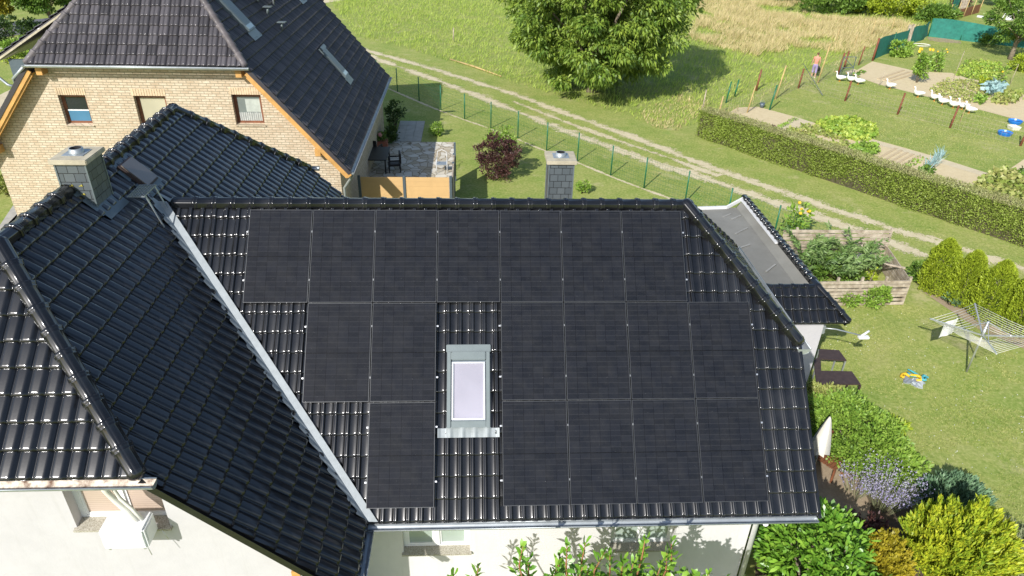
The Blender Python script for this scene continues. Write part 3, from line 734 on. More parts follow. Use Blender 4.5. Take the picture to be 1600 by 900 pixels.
# verge tile faces (dark stepped edge) and soffits
def verge(name, pts, hh, th, mat, parent):
    bm = bmesh.new()
    for a, b in zip(pts, pts[1:]): beam(bm, a, b, th, hh)
    return bobj(name, bm, mat, parent)
verge('verge_tiles', [(-.25, FY, zE(-.25) - .06), (2.33, FY, zE(2.33) - .06)], .11, .05, M['tile'], house)
verge('verge_tiles', [(-.25, BY, zE(-.25) - .1), (2.33, BY, zE(2.33) - .1)], .16, .05, M['tile'], house)
verge('verge_tiles', [(10.14, YR - 1.9, zS(YR - 1.9) - .07), (10.14, EY, EZ - .07)], .16, .05, M['tile'], house)
bm = bmesh.new()
vl = [bm.verts.new(p) for p in ((-.25, FY + .01, zE(-.25) - .20), (2.2, FY + .01, zE(2.2) - .20), (2.2, -4.96, zE(2.2) - .20), (-.25, -4.96, zE(-.25) - .20))]
bm.faces.new(vl); bobj('soffit', bm, M['white_paint'], house)
boxobj('soffit', 1.84, 2.3, -4.9, -3.9, 2.44, 2.47, M['white_paint'], house)
boxobj('soffit', 1.9, 9.8, -3.83, -3.38, 2.50, 2.53, M['white_paint'], house)
bm = bmesh.new()
for x_, z_ in ((1.5, 3.18),): box(bm, x_ - .06, x_ + .06, FY + .05, -4.96, z_ - .07, z_ + .05)
bobj('purlin_end', bm, M['wood'], house)
# valley flashing: unlit side moulded over the wing tiles, sunny side smooth
def valley(sgn_y, y0, y1, nm='valley_flashing'):
    bm = bmesh.new(); n = 150; prev = None
    for i in range(n + 1):
        t = i / n; y = y0 + (y1 - y0) * t; x = 5.0 - (ZR - abs(YR - y) * ta)
        s = abs(y - y0) * 1.414
        wv = .030 * math.sin(s * 2 * math.pi / .235) + .012 * math.sin(s * 7.7)
        wE = .145 + wv; k = .7071
        rise = .022 * max(0, math.sin(s * 2 * math.pi / .235)) 
        # along the wing slope: direction away from the valley in plan is (-1, 0)*... combined with the slope
        pE2 = (x - .02 - wE * .72, y - sgn_y * -.0, 0); 
        a = bm.verts.new((x - wE * 1.1, y, zE(x - wE * 1.1) + .105))
        b = bm.verts.new((x - .08, y, zE(x - .08) + .104 + .010 * math.sin(s * 2 * math.pi / .235)))
        c = bm.verts.new((x + .004 * math.sin(s * 3), y, zE(x) + .108))
        yS = sgn_y * .12
        d = bm.verts.new((x + .15, y, ZR - abs(YR - y) * ta + .100))
        cur = (a, b, c, d)
        if prev:
            for k_ in range(3): bm.faces.new([prev[k_], cur[k_], cur[k_ + 1], prev[k_ + 1]])
        prev = cur
    bmesh.ops.recalc_face_normals(bm, faces=bm.faces[:])
    o = bobj(nm, bm, M['lead'], house); return o
valley(-1, YR - .05, EY - .02); valley(1, YR + .15, 4.2)
# gutters
gutter('gutter', (2.34, EY - .045, EZ - .03), (10.1, EY - .045, EZ - .03), M['zinc'], house, .07)
gutter('gutter', (2.385, FY, zE(2.33) - .05), (2.385, EY - .1, zE(2.33) - .05), M['zinc'], house, .06)
gutter('gutter', (-4.85, FY - .075, hz - .02), (-.02, FY - .075, hz - .02), M['zinc'], house, .085, True, M['rust'])
gutter('gutter', (10.2, YR - 2.05, ZR - 1.97), (10.2, YR + 2.05, ZR - 1.97), M['zinc'], house, .12)
gutter('gutter', (-4.6, BY + .08, hz), (-.0, BY + .08, hz), M['zinc'], house, .08)
bm = bmesh.new(); tube(bm, [(9.2, -3.9, 2.52), (9.3, -3.6, 2.35), (9.3, -3.45, 2.2), (9.3, -3.45, 0)], .05, 10); bobj('downpipe', bm, M['white_paint'], house)
# walls
WF = -4.97
nE_ = (1, 0, 1)
wall_xz('wall', -6.85, 1.88, 0, 6.2, WF, .30, [(-1.52, -.22, 3.98, 5.02)], M['white_render'], house,
        cuts=[((0, 0, 4.78), (1, 0, 1)), ((-5, 0, 4.78), (-1, 0, 1)), ((0, 0, 5.3), (0, 0, 1))])
wall_xz('wall', 1.88, 9.25, 0, 2.62, -3.38, .30, [(2.83, 4.05, 1.32, 2.40), (6.66, 7.86, 1.30, 2.38)], M['cream_render'], house)
boxobj('wall', 1.58, 1.88, WF + .3, -3.38, 0, 2.6, M['cream_render'], house)
wall_xz('wall', -6.85, 1.88, 0, 6.2, 5.2, .30, [], M['white_render'], house, cuts=[((0, 0, 4.78), (1, 0, 1)), ((-5, 0, 4.78), (-1, 0, 1)), ((0, 0, 5.3), (0, 0, 1))])
boxobj('wall', -6.85, -6.55, WF + .3, 5.2, 0, 2.6, M['white_render'], house)
boxobj('wall', 1.88, 9.25, 3.5, 3.8, 0, 2.6, M['white_render'], house)
bm = bmesh.new()
vv = [(9.25, -3.08, 0), (9.25, 3.5, 0), (9.25, 3.5, 2.6), (9.25, 2.05, 4.55), (9.25, -1.6, 4.55), (9.25, -3.08, 2.9)]
f = bm.faces.new([bm.verts.new(v) for v in vv]); r_ = bmesh.ops.extrude_face_region(bm, geom=[f]); bmesh.ops.translate(bm, verts=[e for e in r_['geom'] if isinstance(e, bmesh.types.BMVert)], vec=(-.3, 0, 0)); bmesh.ops.recalc_face_normals(bm, faces=bm.faces[:])
bobj('wall', bm, M['white_render'], house)
window(house, -1.52, -.22, 3.98, 5.02, WF, M['pvc'], [M['blind'], M['blind']], .17, .07, -.87, None, M['granite'], .06)
window(house, 2.83, 4.05, 1.32, 2.40, -3.38, M['pvc'], [M['glass_green'], M['glass_green']], .12, .07, 3.44, None, M['granite'], .06)
window(house, 6.66, 7.86, 1.30, 2.38, -3.38, M['pvc'], [M['glass_green'], M['glass_green']], .12, .07, 7.26, None, M['granite'], .06)
# chimneys
def chimney(x0, x1, y0, y1, zb, zt, lichen=False, thin=.05):
    c = boxobj('chimney', x0, x1, y0, y1, zb, zt, M['slates'], house)
    boxobj('chimney_cap', x0 - .06, x1 + .06, y0 - .06, y1 + .06, zt + .001, zt + .085, M['concrete'], c, .012)
    mx, my = (x0 + x1) / 2, (y0 + y1) / 2
    boxobj('flue_plate', mx - .17, mx + .17, my - .15, my + .17, zt + .087, zt + .095, M['zinc'], c)
    bm = bmesh.new(); n = 24
    rings = []
    for rr, z in ((.115, zt + .096), (.105, zt + .17), (.09, zt + .17), (.085, zt + .06)):
        rings.append([bm.verts.new((mx + rr * math.cos(2 * math.pi * k / n), my + .02 + rr * math.sin(2 * math.pi * k / n), z)) for k in range(n)])
    for i, (A, B) in enumerate(zip(rings, rings[1:])):
        for k in range(n):
            f = bm.faces.new([A[k], A[(k + 1) % n], B[(k + 1) % n], B[k]]); f.smooth = True; f.material_index = 0 if i < 2 else 1
    f = bm.faces.new(rings[-1]); f.material_index = 1
    bobj('flue', bm, [M['zinc'], M['dark_void']], c)
    bm = bmesh.new()
    for a, b in ((x0, y0), (x1, y0), (x1, y1), (x0, y1)): box(bm, a - .012, a + .012, b - .012, b + .012, zb, zt - .002)
    bobj('corner_strip', bm, M['greymetal'], c)
    return c
ch1 = chimney(-2.60, -2.12, -1.06, -.50, 6.6, 7.96)
for i, (xx, zz) in enumerate(((-2.56, 7.58), (-2.42, 7.58), (-2.27, 7.58), (-2.42, 7.43), (-2.27, 7.43))):
    bm = bmesh.new(); box(bm, xx - .045, xx + .02, -1.072, -1.062, zz, zz + .010, 0, .002); box(bm, xx - .012, xx + .012, -1.074, -1.063, zz + .009, zz + .028); bobj('lichen', bm, M['lichen'], ch1)
ch2 = chimney(5.74, 6.27, 2.05, 2.58, 4.4, 6.84)
# chimney foot flashing
bm = bmesh.new()
P = [(-2.12, -1.12), (-1.92, -1.12), (-1.92, -.40), (-2.12, -.40)]
bm.faces.new([bm.verts.new((x, y, zE(x) + .095)) for x, y in P])
P = [(-2.45, -1.18), (-2.0, -1.18), (-2.0, -1.06), (-2.45, -1.06)]
bm.faces.new([bm.verts.new((x, y, zE(x) + .102)) for x, y in P])
bobj('chimney_flashing', bm, M['greymetal_dark'], ch1)
# roof hatch beyond the chimney
def on_E(x0, x1, y0, y1, h0, h1):
    m = Matrix.Translation((x0, y0, zE(x0))) @ Matrix(((c45, 0, c45, 0), (0, 1, 0, 0), (-c45, 0, c45, 0), (0, 0, 0, 1)))
    return m, (x1 - x0) / c45, y1 - y0
m, L, W_ = on_E(-2.36, -1.93, .22, .74, 0, 0)
bm = bmesh.new(); box(bm, 0, L, 0, W_, .0, .12, 0, .008, m); hatch = bobj('roof_hatch', bm, M['darkbrown'], house)
bm = bmesh.new(); box(bm, .03, L - .03, .03, W_ - .03, .122, .15, 0, .006, m); bobj('hatch_lid', bm, M['rattan'] if False else simple('bronze_tinted_dome', (.16, .13, .11), .25, 0, .1, 3, 0, .5, .5), hatch)
bm = bmesh.new(); box(bm, -.12, L + .16, -.1, W_ + .1, .055, .07, 0, 0, m); bobj('hatch_flashing', bm, M['greymetal_dark'], hatch)
# chimney-sweep step: a grating on a strut
m, L, W_ = on_E(-1.98, -1.7, -.42, .14, 0, 0)
P0 = Vector((-1.80, -.45, zE(-1.80)))
bm = bmesh.new()
for i in range(7): beam(bm, (-1.92 + i * .047, -.42, zE(-1.92) + .20), (-1.92 + i * .047, .12, zE(-1.92) + .20), .006, .02)
for i in range(9): beam(bm, (-1.93, -.42 + i * .067, zE(-1.92) + .2), (-1.63, -.42 + i * .067, zE(-1.92) + .2), .006, .02)
beam(bm, (-1.64, -.36, zE(-1.92) + .19), (-1.45, -.36, zE(-1.45) + .05), .035, .012); beam(bm, (-1.64, .06, zE(-1.92) + .19), (-1.45, .06, zE(-1.45) + .05), .035, .012)
bobj('roof_step', bm, M['zinc'], house)
# roof window between the panels
def SM(x, y):  # matrix on the south slope at plan point
    return Matrix(((1, 0, 0, x), (0, VS.y, -VS.z, y), (0, VS.z, VS.y, zS(y)), (0, 0, 0, 1)))
def s_hit(u, v, off=.1):
    d = CM.transposed() @ Vector(((u - 800) / FOC, (v - 450) / FOC, 1)); n = Vector((0, -VS.z, VS.y)); q = Vector((0, YR, ZR)) + n * off
    return CAM + d * ((q - CAM).dot(n) / d.dot(n))
a_ = s_hit(698, 660); b_ = s_hit(766, 541)
rwm = SM(a_.x, a_.y); RL = (b_.y - a_.y) / VS.y; RW = s_hit(766, 655).x - a_.x
rw = bpy.data.objects.new('roof_window', None)
bm = bmesh.new()
box(bm, 0, .07, .0, RL, .0, .13, 0, .008, rwm); box(bm, RW - .07, RW, 0, RL, .0, .13, 0, .008, rwm)
box(bm, .0701, RW - .0701, 0, .12, .0, .115, 0, .01, rwm); box(bm, .0701, RW - .0701, RL - .15, RL, .0, .15, 0, .015, rwm)
box(bm, -.02, RW + .02, RL + .001, RL + .14, .03, .075, 0, .01, rwm)
rwo = bobj('roof_window', bm, M['greymetal'], house)
bm = bmesh.new()
for q in ((.085, .115, .135, RL - .18), (RW - .115, RW - .085, .135, RL - .18), (.115, RW - .115, .135, .17), (.115, RW - .115, RL - .21, RL - .18)): box(bm, q[0], q[1], q[2], q[3], .09, .135, 0, .004, rwm)
bobj('sash', bm, M['alu'], rwo)
bm = bmesh.new(); box(bm, .072, RW - .072, .121, RL - .151, .02, .088, 0, 0, rwm); bobj('lining', bm, M['greymetal_dark'], rwo)
bm = bmesh.new(); box(bm, .11, RW - .11, .165, RL - .205, .089, .105, 0, 0, rwm); bobj('pane', bm, M['glass_lilac'], rwo)
bm = bmesh.new(); prev = None      # pleated apron below
for i in range(61):
    x = -.16 + (RW + .32) * i / 60; hgt = .045 + .022 * max(0, math.sin(x * 2 * math.pi / .2165)) 
    cur = [bm.verts.new(rwm @ Vector((x, -.16, hgt + .005))), bm.verts.new(rwm @ Vector((x, -.03, hgt + .03))), bm.verts.new(rwm @ Vector((x, .02, .115)))] if 0 <= x <= RW else [bm.verts.new(rwm @ Vector((x, -.16, hgt + .005))), bm.verts.new(rwm @ Vector((x, -.03, hgt + .02))), bm.verts.new(rwm @ Vector((x, .0, hgt + .02)))]
    if prev:
        for k in range(2): bm.faces.new([prev[k], cur[k], cur[k + 1], prev[k + 1]])
    prev = cur
bobj('apron_flashing', bm, M['lead'], rwo, True)
# east flat-roofed extension
wall_xz('wall', 9.25, 13.0, 0, 2.62, 2.38, .3, [], M['white_render'], house)
boxobj('wall', 12.7, 13.0, 2.68, 8.3, 0, 2.6, M['white_render'], house)
boxobj('wall', 9.25, 12.7, 8.0, 8.3, 0, 2.6, M['white_render'], house)
bm = bmesh.new(); v = [bm.verts.new(p) for p in ((9.3, 3.0, 3.02), (12.55, 3.0, 3.02), (12.55, 8.3, 3.05), (9.3, 8.0, 3.05))]; bm.faces.new(v)
v2 = [bm.verts.new(p) for p in ((12.55, 3.0, 3.022), (12.8, 3.0, 3.22), (12.8, 8.5, 3.24), (12.55, 8.3, 3.052))]; bm.faces.new(v2)
bobj('flat_roof', bm, M['felt'], house)
seam = simple('pale_felt_seam', (.27, .265, .24), .9)
for a, b in (((10.6, 4.6), (11.3, 4.9)), ((11.4, 5.3), (12.1, 5.7)), ((11.9, 6.4), (12.4, 6.8)), ((10.9, 6.2), (11.6, 6.25)), ((12.0, 4.1), (12.4, 4.5)), ((12.1, 7.4), (12.5, 7.7)), ((11.9, 7.6), (12.2, 7.8))):
    bm = bmesh.new(); beam(bm, (a[0], a[1], 3.055), (b[0], b[1], 3.06), .05, .012); bobj('felt_seam', bm, seam, house)
verge('roof_edge_trim', [(9.9, 8.02, 3.09), (12.2, 8.22, 3.09), (12.8, 8.52, 3.27)], .10, .06, M['white_paint'], house)
verge('roof_edge_trim', [(12.735, 8.45, 3.26), (12.735, 5.4, 3.25)], .05, .09, M['white_paint'], house)
tile_roof('roof_slope', (10.0, 2.2, 2.62), (1, 0, 0), (0, c45, c45), [(-.75, 0), (3.55, 0), (2.85, .68 / c45 + .05), (-.75, .68 / c45 + .05)], M['tile'], house, .2165, .34, off=(.02, 0))
tile_roof('roof_slope', (13.5, 2.2, 2.62), (0, 1, 0), (-c45, 0, c45), [(0, 0), (6.45, 0), (6.45, .95), (.68, .95)], M['tile'], house, .2165, .34)
ridge_caps('ridge_tiles', (9.9, 2.92, 3.28), (12.85, 2.92, 3.28), M['tile'], house, .075, .33, True, .03)
ridge_caps('ridge_tiles', (12.86, 2.92, 3.29), (12.86, 8.6, 3.29), M['tile'], house, .10, .30, True, .04)
ridge_caps('ridge_tiles', (12.86, 2.9, 3.30), (13.5, 2.24, 2.70), M['tile'], house, .085, .3)
boxobj('soffit', 13.0, 13.42, 2.4, 8.3, 2.47, 2.49, M['white_paint'], house)
# antenna arm at the corner of the extension
aerial = thing('wall_antenna', 'small white antenna on a metal arm reaching out from the extension corner', 'antenna', (13.0, 2.5, 2.2))
bm = bmesh.new(); tube(bm, [(0, 0, .1), (.35, -.1, .12), (1.0, -.22, .0)], .018, 6); box(bm, -.02, .10, -.08, .08, -.05, .2, 0, .01); bobj('arm', bm, M['zinc'], aerial)
bm = bmesh.new(); box(bm, .92, 1.2, -.30, -.18, -.08, .0, 0, .02); tube(bm, [(.98, -.25, .0), (1.18, -.2, .13)], .03, 8); bobj('head', bm, M['white_paint'], aerial)

# ------------------------------------------------------------------ solar panels
a0 = R(45.155); PW, PH = 1.154, 1.779; pw, ph = 1.136, 1.762
rows = {0: (range(0, 7), 'top row'), 1: ((1, 2, 4, 5, 6, 7), 'middle row'), 2: ((2, 4, 5, 6, 7), 'bottom row')}
def panel_mesh():
    bm = bmesh.new(); w_ = .008
    for q in ((0, w_, 0, ph), (pw - w_, pw, 0, ph), (w_, pw - w_, 0, w_), (w_, pw - w_, ph - w_, ph)): box(bm, q[0], q[1], q[2], q[3], -.035, .002)
    a = bpy.data.meshes.new('frame'); bm.to_mesh(a); bm.free()
    bm = bmesh.new(); v = box(bm, 0, pw - 2 * w_ - .002, 0, ph - 2 * w_ - .002, -.02, -.001); b = bpy.data.meshes.new('glass'); bm.to_mesh(b); bm.free()
    bm = bmesh.new(); box(bm, -.015, .002, -.018, .018, -.014, .005, 0, .002); c = bpy.data.meshes.new('clamp'); bm.to_mesh(c); bm.free()
    bm = bmesh.new(); box(bm, -.045, -.003, -.014, .014, -.045, -.012, 0, .003); d = bpy.data.meshes.new('rail_end'); bm.to_mesh(d); bm.free()
    return a, b, c, d
pf, pg, pc, prl = panel_mesh()
M['pframe'] = simple('dark_anodised_frame', (.075, .078, .082), .4, .4, .1, 5)
M['pclamp'] = simple('grey_clamp', (.20, .205, .21), .5, .5, .1, 5)
pf.materials.append(M['pframe']); pg.materials.append(M['cells']); pc.materials.append(M['pclamp']); prl.materials.append(M['alu'])
ordn = ['first', 'second', 'third', 'fourth', 'fifth', 'sixth', 'seventh']
plabels = {(0, 0): 'black solar panel at the left end of the top row beside open roof tiles', (0, 6): 'black solar panel at the right end of the top row next to the hip',
  (0, 3): 'fourth black solar panel from the left in the top row',
  (1, 1): 'leftmost black solar panel of the middle row with tiles to its left', (1, 2): 'black solar panel directly left of the roof window in the middle row',
  (1, 4): 'black solar panel directly right of the roof window in the middle row', (1, 7): 'rightmost black solar panel of the middle row beside tiles',
  (2, 2): 'single black solar panel standing alone at the bottom left of the array', (2, 4): 'black solar panel right of the tiles below the roof window, bottom row',
  (2, 7): 'black solar panel at the bottom right corner of the array'}
for r_i, (cols, rn) in rows.items():
    for k, c_ in enumerate(cols):
        lab = plabels.get((r_i, c_), f'{ordn[k]} black solar panel from the left in the {rn}')
        root = thing('solar_panel', lab, 'solar panel', (0, 0, 0), 0, 'solar panels on the main roof slope')
        jitter = random.uniform(-.004, .004)
        x0 = c_ * PW + .009; s0 = (r_i * PH) + ph + .009
        x0 += random.uniform(-.002, .002); s0 += random.uniform(-.003, .003)
        root.matrix_world = Matrix(((1, 0, 0, x0), (0, math.cos(a0), -math.sin(a0), -s0 * math.cos(a0)), (0, math.sin(a0), math.cos(a0), 6.697152 - s0 * math.sin(a0)), (0, 0, 0, 1)))
        o = bpy.data.objects.new('frame', pf); link(o, root)
        o = bpy.data.objects.new('glass', pg); link(o, root); o.location = (.009, .009, 0)
        for yy in (.42, 1.34):
            o = bpy.data.objects.new('clamp', pc); link(o, root); o.location = (0, yy, 0)
            if (r_i, c_) in ((0, 0), (1, 1), (2, 2), (1, 4), (2, 4)):
                o = bpy.data.objects.new('rail_end', prl); link(o, root); o.location = (0, yy, -.012)
            if (r_i, c_) in ((0, 6), (1, 7), (2, 7), (1, 2), (2, 2)):
                o = bpy.data.objects.new('rail_end', prl); link(o, root); o.location = (pw + .048, yy, -.012)

# ------------------------------------------------------------------ things on the white house
ac = thing('air_conditioner', 'white boxy outdoor unit hanging below the gable window with a pale hose', 'air conditioner', (-.66, -5.16, 4.0))
bm = bmesh.new(); box(bm, -.30, .30, -.22, .14, 0, .36, 0, .025); box(bm, -.27, .27, -.225, -.221, .04, .28, 0, .0)
bobj('case', bm, simple('white_casing', (.78, .78, .78), .4, 0, .03, 3), ac)
bm = bmesh.new()
for k in range(5): box(bm, -.20, .12, -.232, -.228, .07 + k * .045, .085 + k * .045)
bobj('grille', bm, M['pvc'], ac)
bm = bmesh.new(); box(bm, .302, .308, -.16, .06, .1, .30, 0, 0); bobj('side_cover', bm, M['pvc'], ac)
bm = bmesh.new(); tube(bm, [(.16, -.02, .35), (.04, .0, .52), (-.08, .02, .70), (-.14, .0, .9), (-.13, -.08, 1.15)], .04, 10); tube(bm, [(.22, -.02, .35), (.10, .02, .54), (-.02, .04, .72), (-.08, .06, .9), (-.08, .0, 1.14)], .025, 8); bobj('hose', bm, M['plastic_white'], ac)
bm = bmesh.new(); box(bm, -.28, .28, .141, .19, .02, .06); box(bm, .22, .25, -.2, .19, -.03, -.001); box(bm, -.25, -.22, -.2, .19, -.03, -.001); bobj('bracket', bm, M['alu'], ac)
bm = bmesh.new(); tube(bm, [(.2, -.1, -.0), (.26, -.14, -.22)], .006, 5); tube(bm, [(.36, .1, .0), (.42, .08, -.16)], .006, 5); bobj('cable', bm, M['alu'], ac)
# light string sagging under the verge
bm = bmesh.new(); pts = []
for i in range(25):
    t = i / 24; x = -.28 + 2.0 * t; z = zE(x) - .36 - .20 * math.sin(math.pi * t) ; pts.append((x, WF - .02, z))
tube(bm, pts, .005, 5)
for i in range(1, 24, 2): p = pts[i]; tube(bm, [p, (p[0] + .015, p[1] - .005, p[2] - .05)], .006, 5)
tag(bobj('light_string', bm, M['greymetal_dark'], None), 'thin wire of tiny bulbs sagging across the white gable below the sloping verge', 'light string')

# ================================================================== BRICK HOUSE
tn = 1.19; NX, NZ, NE = -6.8, 10.6, 2.85; nc, ns = 1 / math.sqrt(1 + tn * tn), tn / math.sqrt(1 + tn * tn)
bh = thing('brick_house', 'yellow brick house with brown tiled half hip roof and golden barge boards', 'house', (-6.8, 18, 0))
class _P: pass
def shift(o): o.parent = bh; o.matrix_parent_inverse = Matrix.Translation((6.8, -18, 0)); return o
FYn, BYn = 11.7, 25.1; HZ = 6.47; hd = (NZ - HZ) / tn
def nv(z): return (z - NE) / ns
H0, H1 = FYn + hd, BYn - hd
Ex = NX + (NZ - NE) / tn
shift(tile_roof('roof_slope', (Ex, 0, NE), (0, 1, 0), (-nc, 0, ns), [(FYn, 0), (BYn, 0), (BYn, nv(HZ)), (H1, nv(NZ)), (H0, nv(NZ)), (FYn, nv(HZ))], M['tile_brown'], None, .15, .345, .022, .055))
shift(tile_roof('roof_slope', (2 * NX - Ex, 0, NE), (0, -1, 0), (nc, 0, ns), [(-BYn, 0), (-FYn, 0), (-FYn, nv(HZ)), (-H0, nv(NZ)), (-H1, nv(NZ)), (-BYn, nv(HZ))], M['tile_brown'], None, .30, .345, .022, .034))
fprof = [(0, .0), (.05, -.3), (.09, -.35), (.14, .6), (.3, .75), (.5, .8), (.52, .55), (.56, .55), (.58, .8), (.8, .78), (.92, .7), (1.0, .0)]
shift(tile_roof('roof_slope', (NX, FYn - .03, HZ), (1, 0, 0), (0, nc, ns), [(-hd, 0), (hd, 0), (0, nv(NZ) - nv(HZ))], M['tile_brown'], None, .32, .345, .055, .045, fprof))
shift(tile_roof('roof_slope', (NX, BYn + .03, HZ), (-1, 0, 0), (0, -nc, ns), [(-hd, 0), (hd, 0), (0, nv(NZ) - nv(HZ))], M['tile_brown'], None, .30, .345))
M['ridge_grey'] = m_tile('grey_brown_ridge_tile', (.13, .115, .115), .5, .05, .15)
shift(ridge_caps('ridge_tiles', (NX, H0, NZ + .03), (NX, H1, NZ + .03), M['ridge_grey'], None, .12, .37))
for sx in (-1, 1):
    shift(ridge_caps('ridge_tiles', (NX + sx * .02, H0, NZ + .03), (NX + sx * (hd - .03), FYn + .02, HZ + .08), M['ridge_grey'], None, .11, .40, False))
    shift(ridge_caps('ridge_tiles', (NX + sx * .02, H1, NZ + .03), (NX + sx * hd, BYn - .02, HZ + .05), M['ridge_grey'], None, .11, .40, False))
shift(gutter('gutter', (NX - hd - .05, FYn - .11, HZ - .02), (NX + hd + .12, FYn - .11, HZ - .02), M['zinc'], None, .075))
shift(gutter('gutter', (Ex + .08, FYn, NE - .02), (Ex + .08, BYn, NE - .02), M['zinc'], None, .075))
WN = 12.12
L0, L1 = -12.55, -.72
wn = [(-9.82, -8.92, 4.32, 5.36), (-7.35, -6.30, 4.2, 5.36), (-4.10, -3.12, 4.38, 5.44)]
wall = wall_xz('wall', L0, L1, 0, HZ - .02, WN, .36, wn, M['brick'], None, cuts=[((Ex - .35, 0, NE + .18), (tn, 0, 1)), ((2 * NX - Ex + .35, 0, NE + .18), (-tn, 0, 1))])
shift(wall)
for z0, x_ in ((2.9, L1 - .36), (2.9, L0)): shift(boxobj('wall', x_, x_ + .36, WN + .36, 24.7, 0, z0, M['brick']))
shift(wall_xz('wall', L0, L1, 0, HZ, 24.7, .36, [], M['brick'], None, cuts=[((Ex - .35, 0, NE + .18), (tn, 0, 1)), ((2 * NX - Ex + .35, 0, NE + .18), (-tn, 0, 1))]))
for w_, pm in zip(wn, (M['glass_dark'], M['glass_cream'], M['glass_grey'])):
    f = window(None, *w_, WN, M['brownwood'], [pm], .16, .075, None, None, M['brick'], .05)
    shift(f)
    bm = bmesh.new(); nb = 13      # soldier course over the opening
    for k in range(nb):
        x0 = w_[0] - .04 + (w_[1] - w_[0] + .08) * k / nb; box(bm, x0 + .005, x0 + (w_[1] - w_[0] + .08) / nb - .005, WN - .012, WN + .05, w_[3] + .003, w_[3] + .24, 0, .004)
    shift(bobj('brick_lintel', bm, simple('warm_brick', (.60, .46, .30), .9, 0, .25, 4)))
    if pm is M['glass_dark']:
        boxobj('blind', w_[0] + .10, w_[1] - .10, WN + .172, WN + .186, w_[2] + .11, w_[2] + .46, M['glass_blue'], f)
        boxobj('blind_rail', w_[0] + .10, w_[1] - .10, WN + .165, WN + .187, w_[2] + .462, w_[2] + .50, M['pvc'], f)
    if pm is M['glass_grey']:
        bm = bmesh.new(); n_ = 40; prev = None
        for k in range(n_ + 1):
            x = w_[0] + .1 + (w_[1] - w_[0] - .2) * k / n_; y = WN + .180 + .010 * math.sin(k * 1.7)
            cur = (bm.verts.new((x, y, w_[2] + .1)), bm.verts.new((x, y, w_[2] + .40)))
            if prev: bm.faces.new([prev[0], cur[0], cur[1], prev[1]])
            prev = cur
        bobj('curtain', bm, simple('net_curtain', (.40, .41, .38), .9), f)
        boxobj('blind', w_[0] + .38, w_[1] - .10, WN + .175, WN + .186, w_[2] + .42, w_[3] - .2, simple('pale_green_blind', (.42, .45, .40), .8), f)
# barge boards: two stepped golden boards, purlin ends under them
for sx in (-1, 1):
    def q(x, dz, y): return (NX + sx * (x - NX), y, NE + (Ex - x) * tn + dz)
    bm = bmesh.new(); beam(bm, q(Ex - .02, -.20, FYn + .02), q(NX + hd, -.20, FYn + .02), .05, .20); beam(bm, q(Ex - .1, -.33, FYn + .07), q(NX + hd, -.33, FYn + .07), .05, .16)
    shift(bobj('barge_board', bm, M['wood']))
    bm = bmesh.new(); vl = [bm.verts.new(q(Ex - .1, -.34, FYn + .06)), bm.verts.new(q(NX + hd, -.34, FYn + .06)), bm.verts.new(q(NX + hd, -.34, WN)), bm.verts.new(q(Ex - .1, -.34, WN))]; bm.faces.new(vl)
    shift(bobj('soffit', bm, M['wood']))
    bm = bmesh.new(); beam(bm, q(Ex, -.06, FYn), q(NX + hd, -.06, FYn), .05, .14); shift(bobj('verge_tiles', bm, M['tile_brown']))
    for xx in (-3.62, -1.35):
        z = NE + (Ex - xx) * tn - .58; x_ = NX + sx * (xx - NX); bm = bmesh.new(); box(bm, x_ - .10, x_ + .10, FYn + .06, WN, z - .14, z + .12, 0, .01); shift(bobj('purlin_end', bm, M['wood']))
# downpipes
bm = bmesh.new(); tube(bm, [(Ex + .08, FYn + .1, NE - .08), (Ex + .02, FYn + .15, NE - .25), (L1 + .12, WN - .05, NE - .75), (L1 + .12, WN - .05, 0)], .055, 10); shift(bobj('downpipe', bm, M['zinc']))
bm = bmesh.new(); tube(bm, [(NX - hd - .02, FYn - .1, HZ - .06), (NX - hd - .6, FYn + .1, HZ - .5), (NX - hd - .7, FYn + .3, HZ - .9)], .05, 8); shift(bobj('downpipe', bm, M['zinc']))
# shed dormer on the far (left) slope
dz0 = 7.75; DY0, DY1 = 12.9, 17.2
bm = bmesh.new()
shift(tile_roof('dormer_roof', (-12.15, 0, 6.25), (0, -1, 0), (.86, 0, .51), [(-DY1, 0), (-DY0, 0), (-DY0, 3.5), (-DY1, 3.5)], M['tile_brown'], None, .3, .345, .022, .034))
shift(verge('dormer_board', [(-12.1, DY0 - .06, 6.16), (-9.3, DY0 - .06, 7.82)], .06, .04, M['concrete'], None))
shift(boxobj('dormer_cheek', -11.6, -10.0, DY0 + .1, DY0 + .2, 5.0, 6.3, M['greymetal_dark']))
shift(gutter('gutter', (-12.22, DY0 - .1, 6.2), (-12.22, DY1, 6.2), M['zinc'], None, .07))
bm = bmesh.new(); tube(bm, [(-12.22, DY0, 6.12), (-12.1, DY0 - .05, 5.85), (-11.75, DY0 - .1, 5.5), (-11.45, DY0 - .1, 5.4)], .05, 8); shift(bobj('downpipe', bm, M['zinc']))
